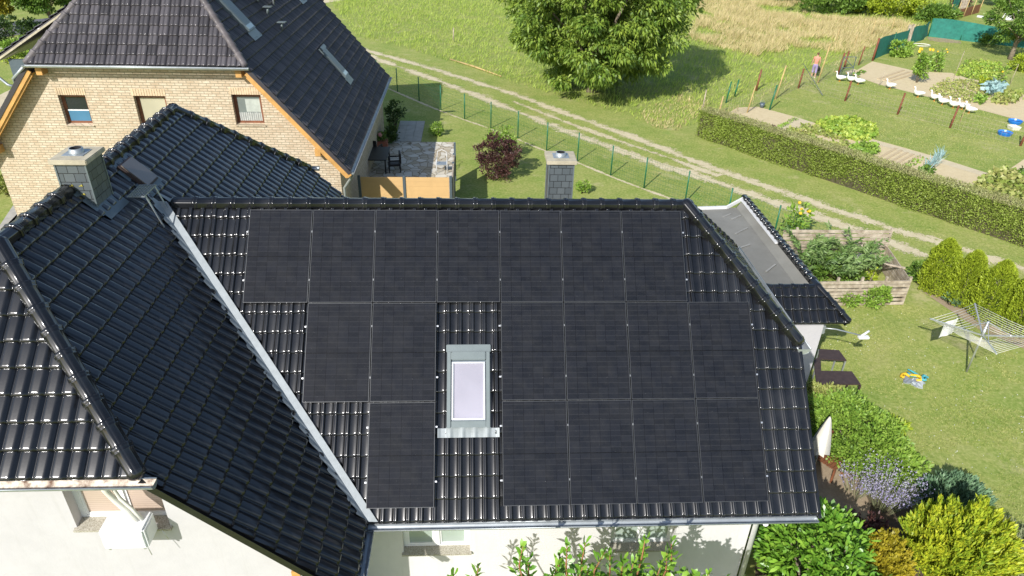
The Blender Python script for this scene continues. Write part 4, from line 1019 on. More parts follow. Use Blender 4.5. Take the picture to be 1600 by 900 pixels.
# roof windows with shutters on the east slope
def NE_M(y, z): # frame: x = +Y, y = upslope, z = normal
    x = Ex - (z - NE) / tn
    return Matrix(((0, -nc, ns, x), (1, 0, 0, y), (0, ns, nc, z), (0, 0, 0, 1)))
def ne_hit(u, v):
    d = CM.transposed() @ Vector(((u - 800) / FOC, (v - 450) / FOC, 1)); n = Vector((ns, 0, nc)); q_ = Vector((Ex, 0, NE)) + n * .05
    return CAM + d * ((q_ - CAM).dot(n) / d.dot(n))
def skylight(u, v, wid, hgt, part=True):
    p = ne_hit(u, v); m = NE_M(p.y, p.z)
    bm = bmesh.new(); box(bm, 0, wid, 0, hgt, .0, .14, 0, .01, m); box(bm, -.04, wid + .04, hgt - .16, hgt + .02, .141, .2, 0, .02, m)
    o = shift(bobj('roof_window', bm, M['greymetal']))
    bm = bmesh.new()
    n_ = 22
    for k in range(n_):
        y0 = .26 + (hgt - .46) * k / n_; box(bm, .07, wid - .07, y0, y0 + (hgt - .46) / n_ * .86, .142, .158, 0, .003, m)
    bobj('roller_shutter', bm, M['greymetal'], o).matrix_parent_inverse = o.matrix_parent_inverse.inverted() if False else Matrix.Identity(4)
    bm = bmesh.new(); box(bm, .09, wid - .09, .06, .22, .142, .15, 0, 0, m); bobj('pane', bm, M['glass_green'], o)
    bm = bmesh.new(); box(bm, -.08, wid + .08, -.34, -.002, .06, .075, 0, 0, m); bobj('apron_flashing', bm, M['greymetal'], o)
    return o
skylight(389, 53, .80, 1.75); skylight(540, 124, .72, 1.55); skylight(466, -2, .78, 1.6)
# vents and dish
for u, v in ((440, 42), (418, 18), (403, -2)):
    p = ne_hit(u, v + 5); bm = bmesh.new(); tube(bm, [p, p + Vector((.05, 0, .28))], .045, 8); box(bm, p.x - .12, p.x + .2, p.y - .14, p.y + .16, p.z + .28, p.z + .31, 0, .008)
    shift(bobj('roof_vent', bm, M['greymetal']))
p = ne_hit(432, 12)
dish = thing('satellite_dish', 'grey satellite dish with white feed arms above the brown roof tiles', 'satellite dish', p)
bm = bmesh.new(); n = 20; prev = None
Rm = Matrix.Rotation(R(-55), 3, 'X') @ Matrix.Rotation(R(0), 3, 'Y')
for q_ in range(7):
    rr = .40 * q_ / 6; cur = [bm.verts.new(Rm @ Vector((rr * math.cos(2 * math.pi * k / n), rr * 1.08 * math.sin(2 * math.pi * k / n), rr * rr * .55)) * (1 if 1 else 1) + Vector((0, 0, .75))) for k in range(n)] if q_ else None
    if cur and prev:
        for k in range(n): bm.faces.new([prev[k], prev[(k + 1) % n], cur[(k + 1) % n], cur[k]]).smooth = True
    elif cur: bm.faces.new(cur)
    prev = cur
bobj('reflector', bm, M['greymetal'], dish)
bm = bmesh.new(); tube(bm, [(-.1, 0, -.1), (-.1, .05, .5), (0, .08, .75)], .03, 8); bobj('mast', bm, M['zinc'], dish)
bm = bmesh.new(); tube(bm, [(0, -.1, .4), (.1, -.35, .45), (.15, -.5, .6)], .025, 8); tube(bm, [(.22, -.25, .7), (.3, -.4, .75), (.22, -.5, .62)], .025, 8); bobj('feed_arm', bm, M['white_paint'], dish)

# ================================================================== TERRACE OF THE BRICK HOUSE
sc_y = gy(560, 276, 13.9)
scr = thing('privacy_screen', 'ochre garden privacy screen of wide panels on grey posts beside the stone patio', 'privacy screen', (1.5, 13.9, 0))
xs = [g(v, 277, 1.8).x - 1.5 for v in (560, 631, 704)]
for a, b in zip(xs, xs[1:]):
    bm = bmesh.new()
    for k in range(9): box(bm, a + .06, b - .06, -.012, .012, .08 + k * .19, .08 + k * .19 + .186)
    bobj('panel', bm, M['orange_panel'], scr)
for a in xs: boxobj('post', a - .05, a + .05, -.05, .05, 0, 1.84, M['greymetal_dark'], scr, .006)
sd_ = thing('side_screen', 'narrow wooden side screen closing the east edge of the stone patio', 'privacy screen', (xs[2] + 1.56, 13.95, 0))
bm = bmesh.new(); box(bm, -.03, .03, .05, 2.6, .05, 1.75)
bobj('panel', bm, M['oldwood'], sd_)
for y_ in (1.6, 2.62, 4.0): boxobj('post', -.045, .045, y_ - .045, y_ + .045, 0, 1.8, M['greymetal_dark'], sd_)
boxobj('rail', -.02, .02, 2.67, 3.95, .3, 1.2, M['greymetal_dark'], sd_)
ft = thing('wicker_table', 'dark wicker dining table in the shade of the brick house on the stone patio', 'table', g(590, 262))
bm = bmesh.new(); box(bm, -.55, .55, -.9, .9, .68, .72, 0, .01); bobj('tabletop', bm, M['black'], ft)
for sx, sy in ((-1, -1), (1, -1), (-1, 1), (1, 1)): boxobj('leg', sx * .48 - .03, sx * .48 + .03, sy * .82 - .03, sy * .82 + .03, 0, .68, M['rattan'], ft)
def wicker_chair(P, rz, lab):
    c = thing('wicker_chair', lab, 'chair', P, rz)
    bm = bmesh.new(); box(bm, -.28, .28, -.28, .28, .34, .44, 0, .03); bobj('seat', bm, M['rattan'], c)
    bm = bmesh.new(); box(bm, -.28, .28, .23, .31, .44, .95, 0, .03); bobj('backrest', bm, M['rattan'], c)
    for sx in (-1, 1):
        bm = bmesh.new(); box(bm, sx * .30 - .03, sx * .30 + .03, -.26, .3, .60, .66, 0, .015); box(bm, sx * .30 - .025, sx * .30 + .025, -.26, -.2, .44, .60); bobj('armrest', bm, M['rattan'], c)
        for sy in (-1, 1): boxobj('leg', sx * .25 - .025, sx * .25 + .025, sy * .25 - .025, sy * .25 + .025, 0, .34, M['rattan'], c)
    return c
wicker_chair(g(586, 246), R(160), 'dark wicker chair at the far end of the shaded patio table')
wicker_chair(g(617, 268), R(-80), 'dark wicker chair on the open side of the shaded patio table')
pt = thing('plant_pot', 'terracotta coloured planter with a pink flower by the brick wall', 'planter', g(592, 232))
bm = bmesh.new(); box(bm, -.5, .45, -.3, .3, 0, .42, 0, .03); bobj('pot', bm, M['terracotta'], pt)
p_, d_ = crown_points((.1, 0, .62), (.32, .25, .2), 300, 12, .12); leaves('foliage', p_, d_, .12, .07, M['leaf_green'], pt)
bm = bmesh.new(); bmesh.ops.create_icosphere(bm, subdivisions=2, radius=.11, matrix=Matrix.Translation((.12, -.1, .75))); bobj('flower', bm, simple('pink_flower', (.60, .25, .22), .8), pt, True)
ga = thing('garden_chair', 'white tubular garden chair on the sunlit corner of the stone patio', 'chair', g(690, 277) + Vector((0, .55, .03)))
bm = bmesh.new(); box(bm, -.25, .25, -.22, .22, .42, .45, 0, .01); bobj('seat', bm, M['zinc'], ga)
bm = bmesh.new(); tube(bm, [(-.24, .2, 0), (-.24, .22, .5), (-.2, .3, .9), (0, .33, .98), (.2, .3, .9), (.24, .22, .5), (.24, .2, 0)], .016, 6); tube(bm, [(-.24, -.2, 0), (-.25, -.2, .62), (-.24, .22, .64)], .016, 6); tube(bm, [(.24, -.2, 0), (.25, -.2, .62), (.24, .22, .64)], .016, 6); bobj('frame', bm, M['white_paint'], ga)
bush('shrub', 'small round bright green shrub on the shaded lawn behind the patio', 'shrub', 683, 212, .62, .36, .36, 900, .10, .05, M['leaf_bright'], None, 26, .12)
bush('shrub', 'dark shrub close to the wall of the brick house under the eave', 'shrub', 618, 196, 1.3, .55, .55, 900, .14, .07, M['leaf_dark'], None, 30, .2)
bush('shrub', 'dark leafy shrub growing by the grey slab path of the brick house', 'shrub', 612, 222, .9, .3, .7, 700, .14, .06, M['leaf_dark'], None, 24, .18)
bush('purple_bush', 'reddish purple leaved bush standing on the lawn before the green fence', 'bush', 778, 278, 1.95, 1.0, .9, 5200, .10, .06, M['leaf_purple'], None, 110, .22, .5, .6)
bush('shrub', 'yellow green shrub directly behind the purple bush', 'shrub', 780, 248, 1.75, .75, .6, 1500, .12, .06, M['leaf_bright'], None, 40, .2)
bush('shrub', 'small sparse green shrub right of the slate chimney', 'shrub', 911, 301, .55, .30, .3, 420, .11, .06, M['leaf_bright'], None, 18, .1)

# ================================================================== GREEN WIRE FENCE
fp = [g(*q) for q in ((560, 118), (590, 130), (621, 143), (655, 158), (689, 172), (726, 186), (767, 200), (809, 216), (854, 235), (902, 252), (954, 274), (1011, 296), (1074, 320), (1140, 348), (1212, 358), (1294, 378), (1370, 402))]
fp[13] = g(1140, 330); 
fpp = [(621, 143), (655, 158), (689, 172), (726, 186), (767, 200), (809, 216), (854, 235), (902, 252), (954, 274), (1010, 296), (1071, 320), (1137, 346), (1209, 372), (1292, 398)]
fp = [g(590, 130)] + [g(*q) for q in fpp[:9]]
# beyond the ninth post the line keeps its heading and spacing
tops = [(1012, 247), (1078, 268), (1145, 295), (1220, 322), (1298, 353), (1376, 379)]
fp += [g(*q, 1.42) * 1 for q in tops[:5]]
for p in fp: p.z = 0
fe = thing('wire_fence', 'green steel mesh fence with slim posts running along the field track', 'fence', fp[0])
for p in fp:
    bm = bmesh.new(); q = p - fp[0]; tube(bm, [q, q + Vector((0, 0, 1.45))], .032, 8); bobj('post', bm, M['green_post'], fe)
for i, (a, b) in enumerate(zip(fp, fp[1:])):
    a, b = a - fp[0], b - fp[0]; bm = bmesh.new(); L_ = (b - a).length
    for k in range(8): z = .06 + k * .185; beam(bm, a + Vector((0, 0, z)), b + Vector((0, 0, z)), .005, .005)
    n_ = int(L_ / .13)
    for k in range(1, n_): q = a.lerp(b, k / n_); beam(bm, q + Vector((0, 0, .05)), q + Vector((0, 0, 1.38)), .004, .004, (1, 0, 0))
    bobj('mesh_panel', bm, M['green_post'], fe)
ep = [p + Vector((0, 0, 0)) for p in fp]
strip('mowing_edge', [(p.x - .08, p.y - .1) for p in fp], .42, .010, M['rut'])

# ================================================================== HEDGE ALONG THE TRACK
hA, hB = g(1084, 213), g(1600, 389); hd_ = (hB - hA).normalized(); hn = Vector((-hd_.y, hd_.x, 0)); hB = hB + hd_ * 6
HL = (hB - hA).length; HHt, HW = 1.45, 1.0
hg = thing('hedge', 'long clipped green hedge with a brownish flat top beside the sandy garden beds', 'hedge', hA)
n = 75000
t_ = rng.random(n) * HL; face = rng.random(n); zz = np.where(face < .62, rng.random(n) ** .8 * HHt, HHt + rng.normal(size=n) * .03)
ww = np.where(face < .62, rng.random(n) * .22, rng.random(n) * HW)
k_ = face > .92; ww[k_] = HW - rng.random(k_.sum()) * .1; zz[k_] = rng.random(k_.sum()) * HHt
und = .16 * (vnoise(t_, zz, .9, 5) - .5) * 2 + .12 * (vnoise(t_, zz * 0, 2.3, 6) - .5); ww = ww + und * (face < .62); zz = zz * (1 + .05 * (vnoise(t_, ww * 0, 1.1, 8) - .5))
pos = np.outer(t_, hd_[:]) + np.outer(ww, hn[:]) + np.outer(zz, (0, 0, 1))
d = np.where((face < .62)[:, None], -np.array(hn[:])[None, :] * .8 + np.array([[0, 0, .5]]), np.array([[0, 0, 1.0]])) + rng.normal(size=(n, 3)) * .6
leaves('foliage', pos[face < .62], d[face < .62], .085, .05, M['leaf_hedge'], hg)
leaves('foliage', pos[face >= .62], d[face >= .62], .07, .035, leafmat('brownish_hedge_top', [(.26, .26, .10), (.38, .36, .16), (.46, .40, .22), (.34, .42, .10)]), hg)
bm = bmesh.new()
for s_ in (0,):
    vs = []
    for a in (.1, HL - .1):
        for wv in (.16, HW - .12):
            for z in (0, HHt - .08): vs.append(bm.verts.new(hd_ * a + hn * wv + Vector((0, 0, z))))
    for f in ((0, 1, 5, 4), (2, 6, 7, 3), (1, 3, 7, 5), (0, 2, 3, 1), (4, 5, 7, 6)): bm.faces.new([vs[i] for i in f])
bobj('branches', bm, simple('twiggy_brown', (.07, .06, .03), .95, 0, .4, 8, .5), hg)

# ================================================================== MEADOW, GRASS
def at(*q): return [tuple(g(*p)[:2]) for p in q]
meadow = at((560, 60), (640, 78), (740, 108), (800, 130), (1000, 190), (1075, 200), (1130, 170), (1200, 150), (1250, 120), (1330, 90), (1440, 45), (1500, -5), (1510, -30), (700, -40), (480, -40))
def nofp(x, y): return vnoise(x, y, 3.5, 21) > .12
grass('meadow_grass', 'bright green tall grass of the meadow beyond the track', 'grass', meadow, 150000, .42, .035, M['blade_green'], .45, None, (.25, .1))
dry = at((1070, 60), (1085, 40), (1090, -30), (1250, -30), (1260, 25), (1400, 35), (1440, 45), (1330, 88), (1260, 75), (1180, 90), (1120, 75))
grass('dry_grass', 'tall pale dry grass on the upper right of the meadow', 'grass', dry, 90000, .75, .04, M['blade_dry'], .4, lambda x, y: vnoise(x, y, 2.5, 31) > .22, (.35, .1))
grass('dry_grass', 'tufts of dry brown grass at the meadow edge near the hedge end', 'grass', at((1000, 175), (1060, 150), (1110, 160), (1100, 175), (1080, 190), (1060, 205), (1015, 200)), 1500, .35, .035, M['blade_dry'], .5)
grass('dry_grass', 'dry grass seams along the fenced garden path', 'grass', at((1110, 185), (1250, 118), (1330, 90), (1440, 48), (1450, 50), (1340, 100), (1255, 130), (1120, 190)), 9000, .5, .03, M['blade_dry'], .4)
lawn_near = at((1235, 560), (1290, 480), (1420, 475), (1700, 560), (1800, 900), (1500, 900), (1400, 760), (1300, 650))
grass('lawn_grass', 'short patchy lawn grass of the near garden', 'grass', lawn_near, 60000, .045, .018, M['blade_lawn'], .7, lambda x, y: vnoise(x, y, 1.1, 41) + .5 * vnoise(x, y, .4, 42) > .62)
track_mid = [(p.x, p.y) for p in rutA[:]] + [(p.x, p.y) for p in rutB[::-1]]
grass('verge_grass', 'short grass of the strips beside the wheel ruts', 'grass', at((560, 70), (740, 112), (1000, 195), (1080, 225), (1700, 430), (1700, 490), (1400, 410), (1100, 310), (800, 215), (560, 110)), 90000, .07, .022, M['blade_lawn'], .6,
      lambda x, y: np.ones(len(x), bool) & (np.min([np.abs((x - (a.x + b.x) / 2) * (b.y - a.y) - (y - (a.y + b.y) / 2) * (b.x - a.x)) / (b - a).length + 1000 * (np.hypot(x - (a.x + b.x) / 2, y - (a.y + b.y) / 2) > (b - a).length) for L_ in (rutA, rutB) for a, b in zip(L_, L_[1:])], axis=0) > .38))
gooselawn = at((1200, 160), (1250, 118), (1320, 120), (1600, 190), (1700, 215), (1610, 240), (1560, 270), (1350, 212), (1185, 166))
grass('garden_grass', 'mown grass of the goose run', 'grass', gooselawn, 40000, .06, .028, M['blade_lawn'], .6)
grass('garden_grass', 'mown grass around the far garden beds', 'grass', at((1370, 92), (1450, 60), (1700, 80), (1700, 140), (1600, 145), (1500, 115), (1430, 108)), 30000, .07, .03, M['blade_lawn'], .6)
# flowers in the lawn
x_, y_ = scatter(lawn_near, 700); pos = np.stack([x_, y_, np.full(len(x_), .04)], 1)
o = leaves('clover_flowers', pos, rng.normal(size=(len(x_), 3)) * .3 + np.array([[1, 0, .3]]), .022, .022, M['feather']); o['kind'] = 'stuff'; o['label'] = 'tiny white clover flowers scattered over the near lawn'; o['category'] = 'clover'

# ================================================================== WALNUT TREE AND OTHER TREES
tree('walnut_tree', 'large spreading walnut tree standing beside the field track', g(924, 143), 10.6, .9, 6.0, 95000, .27, .12, M['leaf_walnut'], .32, 420, .74, None, 'tree', .55, .35, 5.3)
tree('fruit_tree', 'fruit tree with a pale leaning trunk at the far right of the garden', g(1578, 93), 5.6, 1.5, 2.7, 9000, .22, .11, M['leaf_green'], .17, 70, .5, None, 'tree', .4, .2)
tree('street_tree', 'dark green tree with a bare pale trunk beside the grey road', g(86, 56), 5.2, 2.0, 2.5, 9000, .26, .15, M['leaf_green'], .13, 60, .5, None, 'tree', .4, .1)
tree('street_tree', 'yellowing tree at the top left corner of the view', g(8, 46), 5.2, 1.2, 2.3, 8000, .26, .15, M['leaf_autumn'], .14, 60, .5, None, 'tree', .4, .1)
tree('street_tree', 'dense dark tree behind the road left of the brown roof', g(150, 22), 5.5, 1.2, 3.0, 7000, .30, .17, M['leaf_dark'], .15, 60, .6, None, 'tree', .4, .1)
bush('shrub', 'low dark bush in the shade at the roadside on the left', 'shrub', 20, 70, 1.9, 3.2, 1.2, 4000, .2, .12, M['leaf_dark'], None, 60, .4)
bush('shrub', 'bright green garden shrub beside the pale driveway at the left', 'shrub', 36, 87, 1.2, 1.0, .8, 1600, .2, .09, M['leaf_bright'], None, 30, .25)
bush('shrub', 'low yellow green shrub with pale stones at the left edge', 'shrub', 20, 98, .8, .7, .6, 900, .16, .08, M['leaf_thuja'], None, 24, .2)
bush('shrub', 'pale yellow shrub on the grass by the corner of the brick house', 'shrub', 12, 304, .8, .5, .5, 1300, .13, .07, M['leaf_yellow'], None, 30, .15)
# bushes closing the meadow at the top
for i, (u, v, h, rx, ry, mt, lab) in enumerate(((1290, 20, 3.4, 4.6, 2.6, 'leaf_green', 'wide green bush at the top edge left of the olive yellow bush'),
        (1390, 26, 3.2, 4.2, 2.4, 'leaf_thuja', 'wide olive yellow bush behind the dry grass near the path end'), (1345, 20, 3.0, 3.0, 2.2, 'leaf_dark', 'dark green bush squeezed between the two wide meadow bushes'),
        (1215, 2, 2.6, 4.0, 2.0, 'leaf_green', 'green bush at the top edge left of all the meadow bushes'),
        (1462, 34, 1.5, 2.0, 1.4, 'leaf_green', 'low dark green bush beside the far garden path'),
        (1580, 10, 3.2, 3.6, 2.4, 'leaf_bright', 'bright green bush in the top right corner'))):
    bush('bush', lab, 'bush', u, v, h, rx, ry, 6500 if rx > 3 else 3000, .3, .15, M[mt], None, 90, .5)
bush('bush', 'dark reddish bush behind the small grey gate at the top edge', 'bush', 1500, 10, 2.4, 1.1, 1.0, 1500, .25, .14, M['leaf_purple'], None, 30, .4)

# ================================================================== ALLOTMENT
def post(name, u, v, h, r, mat, lab, cat='post', lean=(0, 0), group=None):
    P = g(u, v); bm = bmesh.new(); tube(bm, [(0, 0, -.1), (lean[0], lean[1], h)], [r, r * .9], 7)
    o = bobj(name, bm, mat); o.location = P; tag(o, lab, cat, group); return o
run = ((1247, 138, 1.3, 'rusty brown post at the near corner of the goose run beside the path'), (1320, 158, 1.25, 'first leaning rusty post in the middle of the goose run, nearest the person'),
       (1402, 179, 1.3, 'middle leaning rusty post in the goose lawn between the other two'), (1484, 200, 1.3, 'leaning rusty post below the right group of geese'), (1594, 228, 1.3, 'rusty post at the right edge beside the blue basins'))
for u, v, h, lab in run: post('fence_post', u, v, h, .06, M['rustpost'], lab, 'post', (.12, .05), 'rusty posts of the goose run')
post('fence_post', 1277, 130, 2.6, .05, M['straw'], 'tall pole, pale on top and red below, right beside the walking person', 'pole', (.35, .2))
post('fence_post', 1211, 155, 2.1, .05, M['straw'], 'tall pale wooden stake on the path left of the goose run', 'pole', (.3, .1))
post('fence_post', 1122, 180, 1.1, .05, M['straw'], 'short pale stake at the left end of the hedge', 'pole', (.15, .1))
post('fence_post', 1167, 176, 1.6, .04, M['straw'], 'thin pale stake at the corner of the sandy bed by the hedge', 'pole', (.25, .1))
post('fence_post', 1097, 172, 1.2, .04, M['oldwood'], 'thin brown stake standing in grass behind the hedge end', 'pole', (.1, .1))
post('fence_post', 1134, 161, 1.3, .05, M['green_post'], 'left one of two short green stakes behind the hedge end', 'pole', (.15, .1))
post('fence_post', 1147, 152, 1.1, .05, M['green_post'], 'right one of two short green stakes behind the hedge end', 'pole', (.15, .1))
post('fence_post', 1181, 142, 1.4, .07, M['brownwood'], 'brown square stake behind the two green stakes', 'post', (.1, .0))
post('fence_post', 1202, 172, 1.5, .05, M['green_post'], 'single green stake at the edge of the sandy bed and goose run', 'pole', (.2, .1))
post('fence_post', 1309, 116, 1.5, .07, M['rustpost'], 'left rusty gate post beside the open wire gate', 'post', (.15, .05))
post('fence_post', 1318, 108, 1.3, .07, M['rustpost'], 'right rusty gate post behind the open wire gate', 'post', (.1, .05))
post('fence_post', 1341, 102, 1.4, .05, M['rustpost'], 'rusty post between the wire gate and the green netting', 'post', (.15, .05))
post('fence_post', 1363, 95, 1.7, .08, M['rustpost'], 'rusty post holding the left end of the green netting', 'post', (.1, .05))
post('bean_pole', 1373, 134, 1.0, .02, M['oldwood'], 'thin dark stick at the near edge of the far bed behind the fourth goose', 'stick', (.15, .05))
post('bean_pole', 1490, 122, 1.9, .02, M['oldwood'], 'thin dark stick between the bean rows and the grass', 'stick', (.2, .1))
post('bean_pole', 1578, 132, 1.4, .02, M['oldwood'], 'thin dark stick standing on the grass left of the yellow shrub', 'stick', (.15, .1))
post('bean_pole', 1500, 190, 1.2, .02, M['straw'], 'thin green yellow stick beside the rusty post below the geese', 'stick', (.15, .1))
for i, (u, v, h) in enumerate(((1245, 60, 1.3), (1305, 70, 1.4), (1360, 60, 1.5), (1390, 55, 1.6), (1333, 78, 1.2))):
    post('fence_post', u, v, h, .035, M['straw'], ['thin pale stake at the dry grass edge, leftmost of its row', 'thin pale stake in dry grass above the walking person', 'thin pale stake in dry grass left of the green netting', 'tallest pale stake in dry grass behind the netting corner', 'short pale stake in dry grass above the wire gate'][i], 'pole', (.1, .1), 'pale stakes in the dry grass')
# braces and wire of the run
bm = bmesh.new(); a, b = g(1250, 122), g(1285, 150); tube(bm, [Vector((a.x, a.y, 1.0)), Vector((b.x, b.y, .05))], .02, 6)
tag(bobj('brace', bm, M['greymetal_dark']), 'slanting dark brace rod propping the corner post of the goose run', 'brace')
def wirefence(name, pts, h, lab, step=.22, mat='oldwood'):
    P = [g(*q) for q in pts]; r = thing(name, lab, 'fence', P[0])
    for a, b in zip(P, P[1:]):
        a, b = a - P[0], b - P[0]; bm = bmesh.new(); L_ = (b - a).length
        for k in range(5): z = .05 + k * h / 4.2; beam(bm, a + Vector((0, 0, z)), b + Vector((0, 0, z)), .006, .006)
        for k in range(1, int(L_ / step)): q = a.lerp(b, k * step / L_); beam(bm, q, q + Vector((0, 0, h)), .005, .005, (1, 0, 0))
        bobj('wire_mesh', bm, M[mat], r)
    return r
wirefence('wire_fence', [(1247, 138), (1320, 158), (1402, 179), (1484, 200), (1594, 228)], 1.0, 'thin wire mesh strung between the leaning rusty posts across the goose lawn')
wirefence('wire_fence', [(1120, 188), (1167, 176), (1211, 155), (1247, 138), (1277, 130), (1309, 116)], 1.1, 'thin wire mesh along the near side of the garden path')
wirefence('wire_fence', [(1318, 108), (1341, 102), (1363, 95)], 1.1, 'thin wire mesh between the gate and the green netting')
gt = thing('wire_gate', 'small open garden gate with a dark metal frame and wire filling', 'gate', g(1311, 119))
bm = bmesh.new(); e1 = (g(1330, 119) - g(1311, 119))
for a, b in (((0, 0, .05), (e1.x, e1.y, .05)), ((0, 0, 1.35), (e1.x, e1.y, 1.35)), ((0, 0, .6), (e1.x, e1.y, .6)), ((0, 0, .05), (0, 0, 1.35)), ((e1.x, e1.y, .05), (e1.x, e1.y, 1.35)), ((0, 0, 1.35), (e1.x, e1.y, .6))): beam(bm, a, b, .04, .04, (0, 0, 1) if a[2] == b[2] else (0, 1, 0))
bobj('frame', bm, M['greymetal_dark'], gt)
bm = bmesh.new()
for k in range(1, 8): beam(bm, (e1.x * k / 8, e1.y * k / 8, .05), (e1.x * k / 8, e1.y * k / 8, .6), .012, .012, (0, 1, 0))
for k in range(1, 5): beam(bm, (0, 0, .05 + k * .11), (e1.x, e1.y, .05 + k * .11), .01, .01)
bobj('wire_filling', bm, M['greymetal_dark'], gt)
# green netting
def net(pts, h, lab, wav=.12):
    P = [g(*q) for q in pts]; r = thing('netting_fence', lab, 'netting', P[0]); bm = bmesh.new(); prev = None; s = 0
    for i, (a, b) in enumerate(zip(P, P[1:])):
        nn = max(2, int((b - a).length / .25)); dr = (b - a).normalized(); pn = Vector((-dr.y, dr.x, 0))
        for k in range(nn + (1 if i == len(P) - 2 else 0)):
            q = a.lerp(b, k / nn) - P[0]; s += .25; col = []
            for j in range(7):
                z = h * j / 6 * (1 + .07 * math.sin(s * .9)); o_ = wav * (.5 + j / 8) * (math.sin(s * 1.3 + j * .25) * .5 + math.sin(s * 3.1 + j * .6) * .22)
                col.append(bm.verts.new(q + pn * o_ + Vector((0, 0, z))))
            if prev:
                for j in range(6): bm.faces.new([prev[j], col[j], col[j + 1], prev[j + 1]]).smooth = True
            prev = col
    bobj('netting', bm, M['green_net'], r)
    for p in P: bm = bmesh.new(); tube(bm, [p - P[0], p - P[0] + Vector((0, 0, h + .05))], .04, 6); bobj('post', bm, M['green_post'], r)
    return r
net(((1366, 93), (1392, 81), (1413, 74)), 1.5, 'short sagging green netting left of the white wooden board')
net(((1420, 70), (1437, 64), (1450, 56)), 1.35, 'crumpled green netting right of the white wooden board', .3)
net(((1450, 57), (1500, 63), (1560, 70), (1640, 80)), 1.55, 'long straight green netting along the far side of the garden lawn')
net(((1484, 24), (1493, 21)), 2.4, 'narrow piece of green netting beside the small grey gate at the top')
bd = thing('board', 'white wooden board fixed between the two pieces of green netting', 'board', g(1416, 71)); bm = bmesh.new(); box(bm, -.28, .0, -.04, .04, .1, 1.7); box(bm, .04, .22, -.04, .04, 0, 1.75); bobj('plank', bm, M['oldwood'], bd)
bd = thing('garden_gate', 'small grey slatted gate at the top edge beside the narrow green netting', 'gate', g(1496, 20)); bm = bmesh.new()
for k in range(6): box(bm, .0 + k * .16, .12 + k * .16, -.02, .02, .05, 1.9)
box(bm, 0, .92, .02, .05, .4, .5); box(bm, 0, .92, .02, .05, 1.4, 1.5); bobj('slats', bm, M['oldwood'], bd)
wf = thing('board_fence', 'low brown board fence with pale posts at the top right', 'fence', g(1478, 34))
q0, q1 = Vector((0, 0, 0)), g(1528, 20) - g(1478, 34)
bm = bmesh.new(); beam(bm, q0 + Vector((0, 0, .45)), q1 + Vector((0, 0, .45)), .05, .9); bobj('boards', bm, M['brownwood'], wf)
for k in range(5): q = q0.lerp(q1, k / 4); bm = bmesh.new(); tube(bm, [q + Vector((.0, -.1, 0)), q + Vector((.1, -.1, 1.7))], .045, 6); bobj('post', bm, M['straw'], wf)
# small items
def basin(u, v, r, mat, lab, cat='basin', sq=False):
    P = g(u, v); t_ = thing('basin', lab, cat, P); bm = bmesh.new(); n = 20
    pr_ = [(.02, .02), (r * .8, .02), (r, .2), (r * 1.06, .2), (r * 1.06, .17), (r * .86, 0)]
    rg = [[bm.verts.new((a * math.cos(2 * math.pi * (k + .5) / (4 if sq else n)), a * math.sin(2 * math.pi * (k + .5) / (4 if sq else n)), z)) for k in range(4 if sq else n)] for a, z in pr_]
    for A, B in zip(rg, rg[1:]):
        for k in range(len(A)): bm.faces.new([A[k], A[(k + 1) % len(A)], B[(k + 1) % len(A)], B[k]])
    bm.faces.new(rg[0]); bobj('tub', bm, mat, t_)
    bm = bmesh.new(); bmesh.ops.create_circle(bm, cap_ends=True, segments=4 if sq else n, radius=r * .9, matrix=Matrix.Translation((0, 0, .12)) @ Matrix.Rotation(R(45) if sq else 0, 4, 'Z')); bobj('water', bm, M['glass_dark'] if not sq else M['plastic_white'], t_)
basin(1585, 193, .36, M['plastic_blue'], 'blue round basin on the goose lawn close to the sandy path')
basin(1569, 211, .36, M['plastic_blue'], 'blue round basin nearest the viewer on the goose lawn')
basin(1583, 202, .34, M['plastic_white'], 'whitish square tray between the two blue basins', 'tray', True)
hp = tag(tubeobj('hoop', [g(1439, 71) + Vector((.75 * math.cos(a), .5 * math.sin(a), .05)) for a in np.linspace(0, 2 * math.pi, 25)], .035, M['plastic_white']), 'white oval hoop lying on the far garden lawn', 'hoop')
bk = thing('bucket', 'small grey bucket on the sandy bed beside the green stake', 'bucket', g(1190, 168)); bm = bmesh.new(); tube(bm, [(0, 0, 0), (0, 0, .28)], [.12, .16], 14); bobj('body', bm, M['greymetal_dark'], bk); bobj('handle', (lambda b: (tube(b, [(-.16, 0, .28), (-.1, 0, .4), (.1, 0, .4), (.16, 0, .28)], .01, 5), b)[1])(bmesh.new()), M['zinc'], bk)
tr = thing('goal_frame', 'white folded frame with a cloth on the far turf patch', 'frame', g(1558, 40)); bm = bmesh.new(); tube(bm, [(0, 0, 0), (.7, .1, 1.7), (1.7, .1, 1.7), (1.9, 0, 0)], .05, 6); bobj('frame', bm, M['white_paint'], tr); bm = bmesh.new(); box(bm, .75, 1.65, .0, .25, .5, 1.68, 0, .05); bobj('cloth', bm, M['feather'], tr)
bl = thing('beam', 'long white beam lying along the far side of the turf patch', 'beam', g(1527, 27)); q1 = g(1555, 32) - g(1527, 27); bm = bmesh.new(); beam(bm, (0, 0, .12), (q1.x, q1.y, .12), .25, .2); bobj('timber', bm, M['white_paint'], bl)
bl = thing('beam', 'long pale wooden beam lying on the near side of the turf patch', 'beam', g(1519, 43)); q1 = g(1557, 49) - g(1519, 43); bm = bmesh.new(); beam(bm, (0, 0, .1), (q1.x, q1.y, .1), .25, .18); bobj('timber', bm, M['straw'], bl)
lg = thing('log', 'long pale log lying in the grass between track and meadow', 'log', g(703, 94)); q1 = g(783, 121) - g(703, 94); bm = bmesh.new(); tube(bm, [(0, 0, .08), (q1.x * .5, q1.y * .5 + .12, .1), (q1.x, q1.y, .08)], [.05, .07, .04], 8); bobj('trunk', bm, M['straw'], lg)
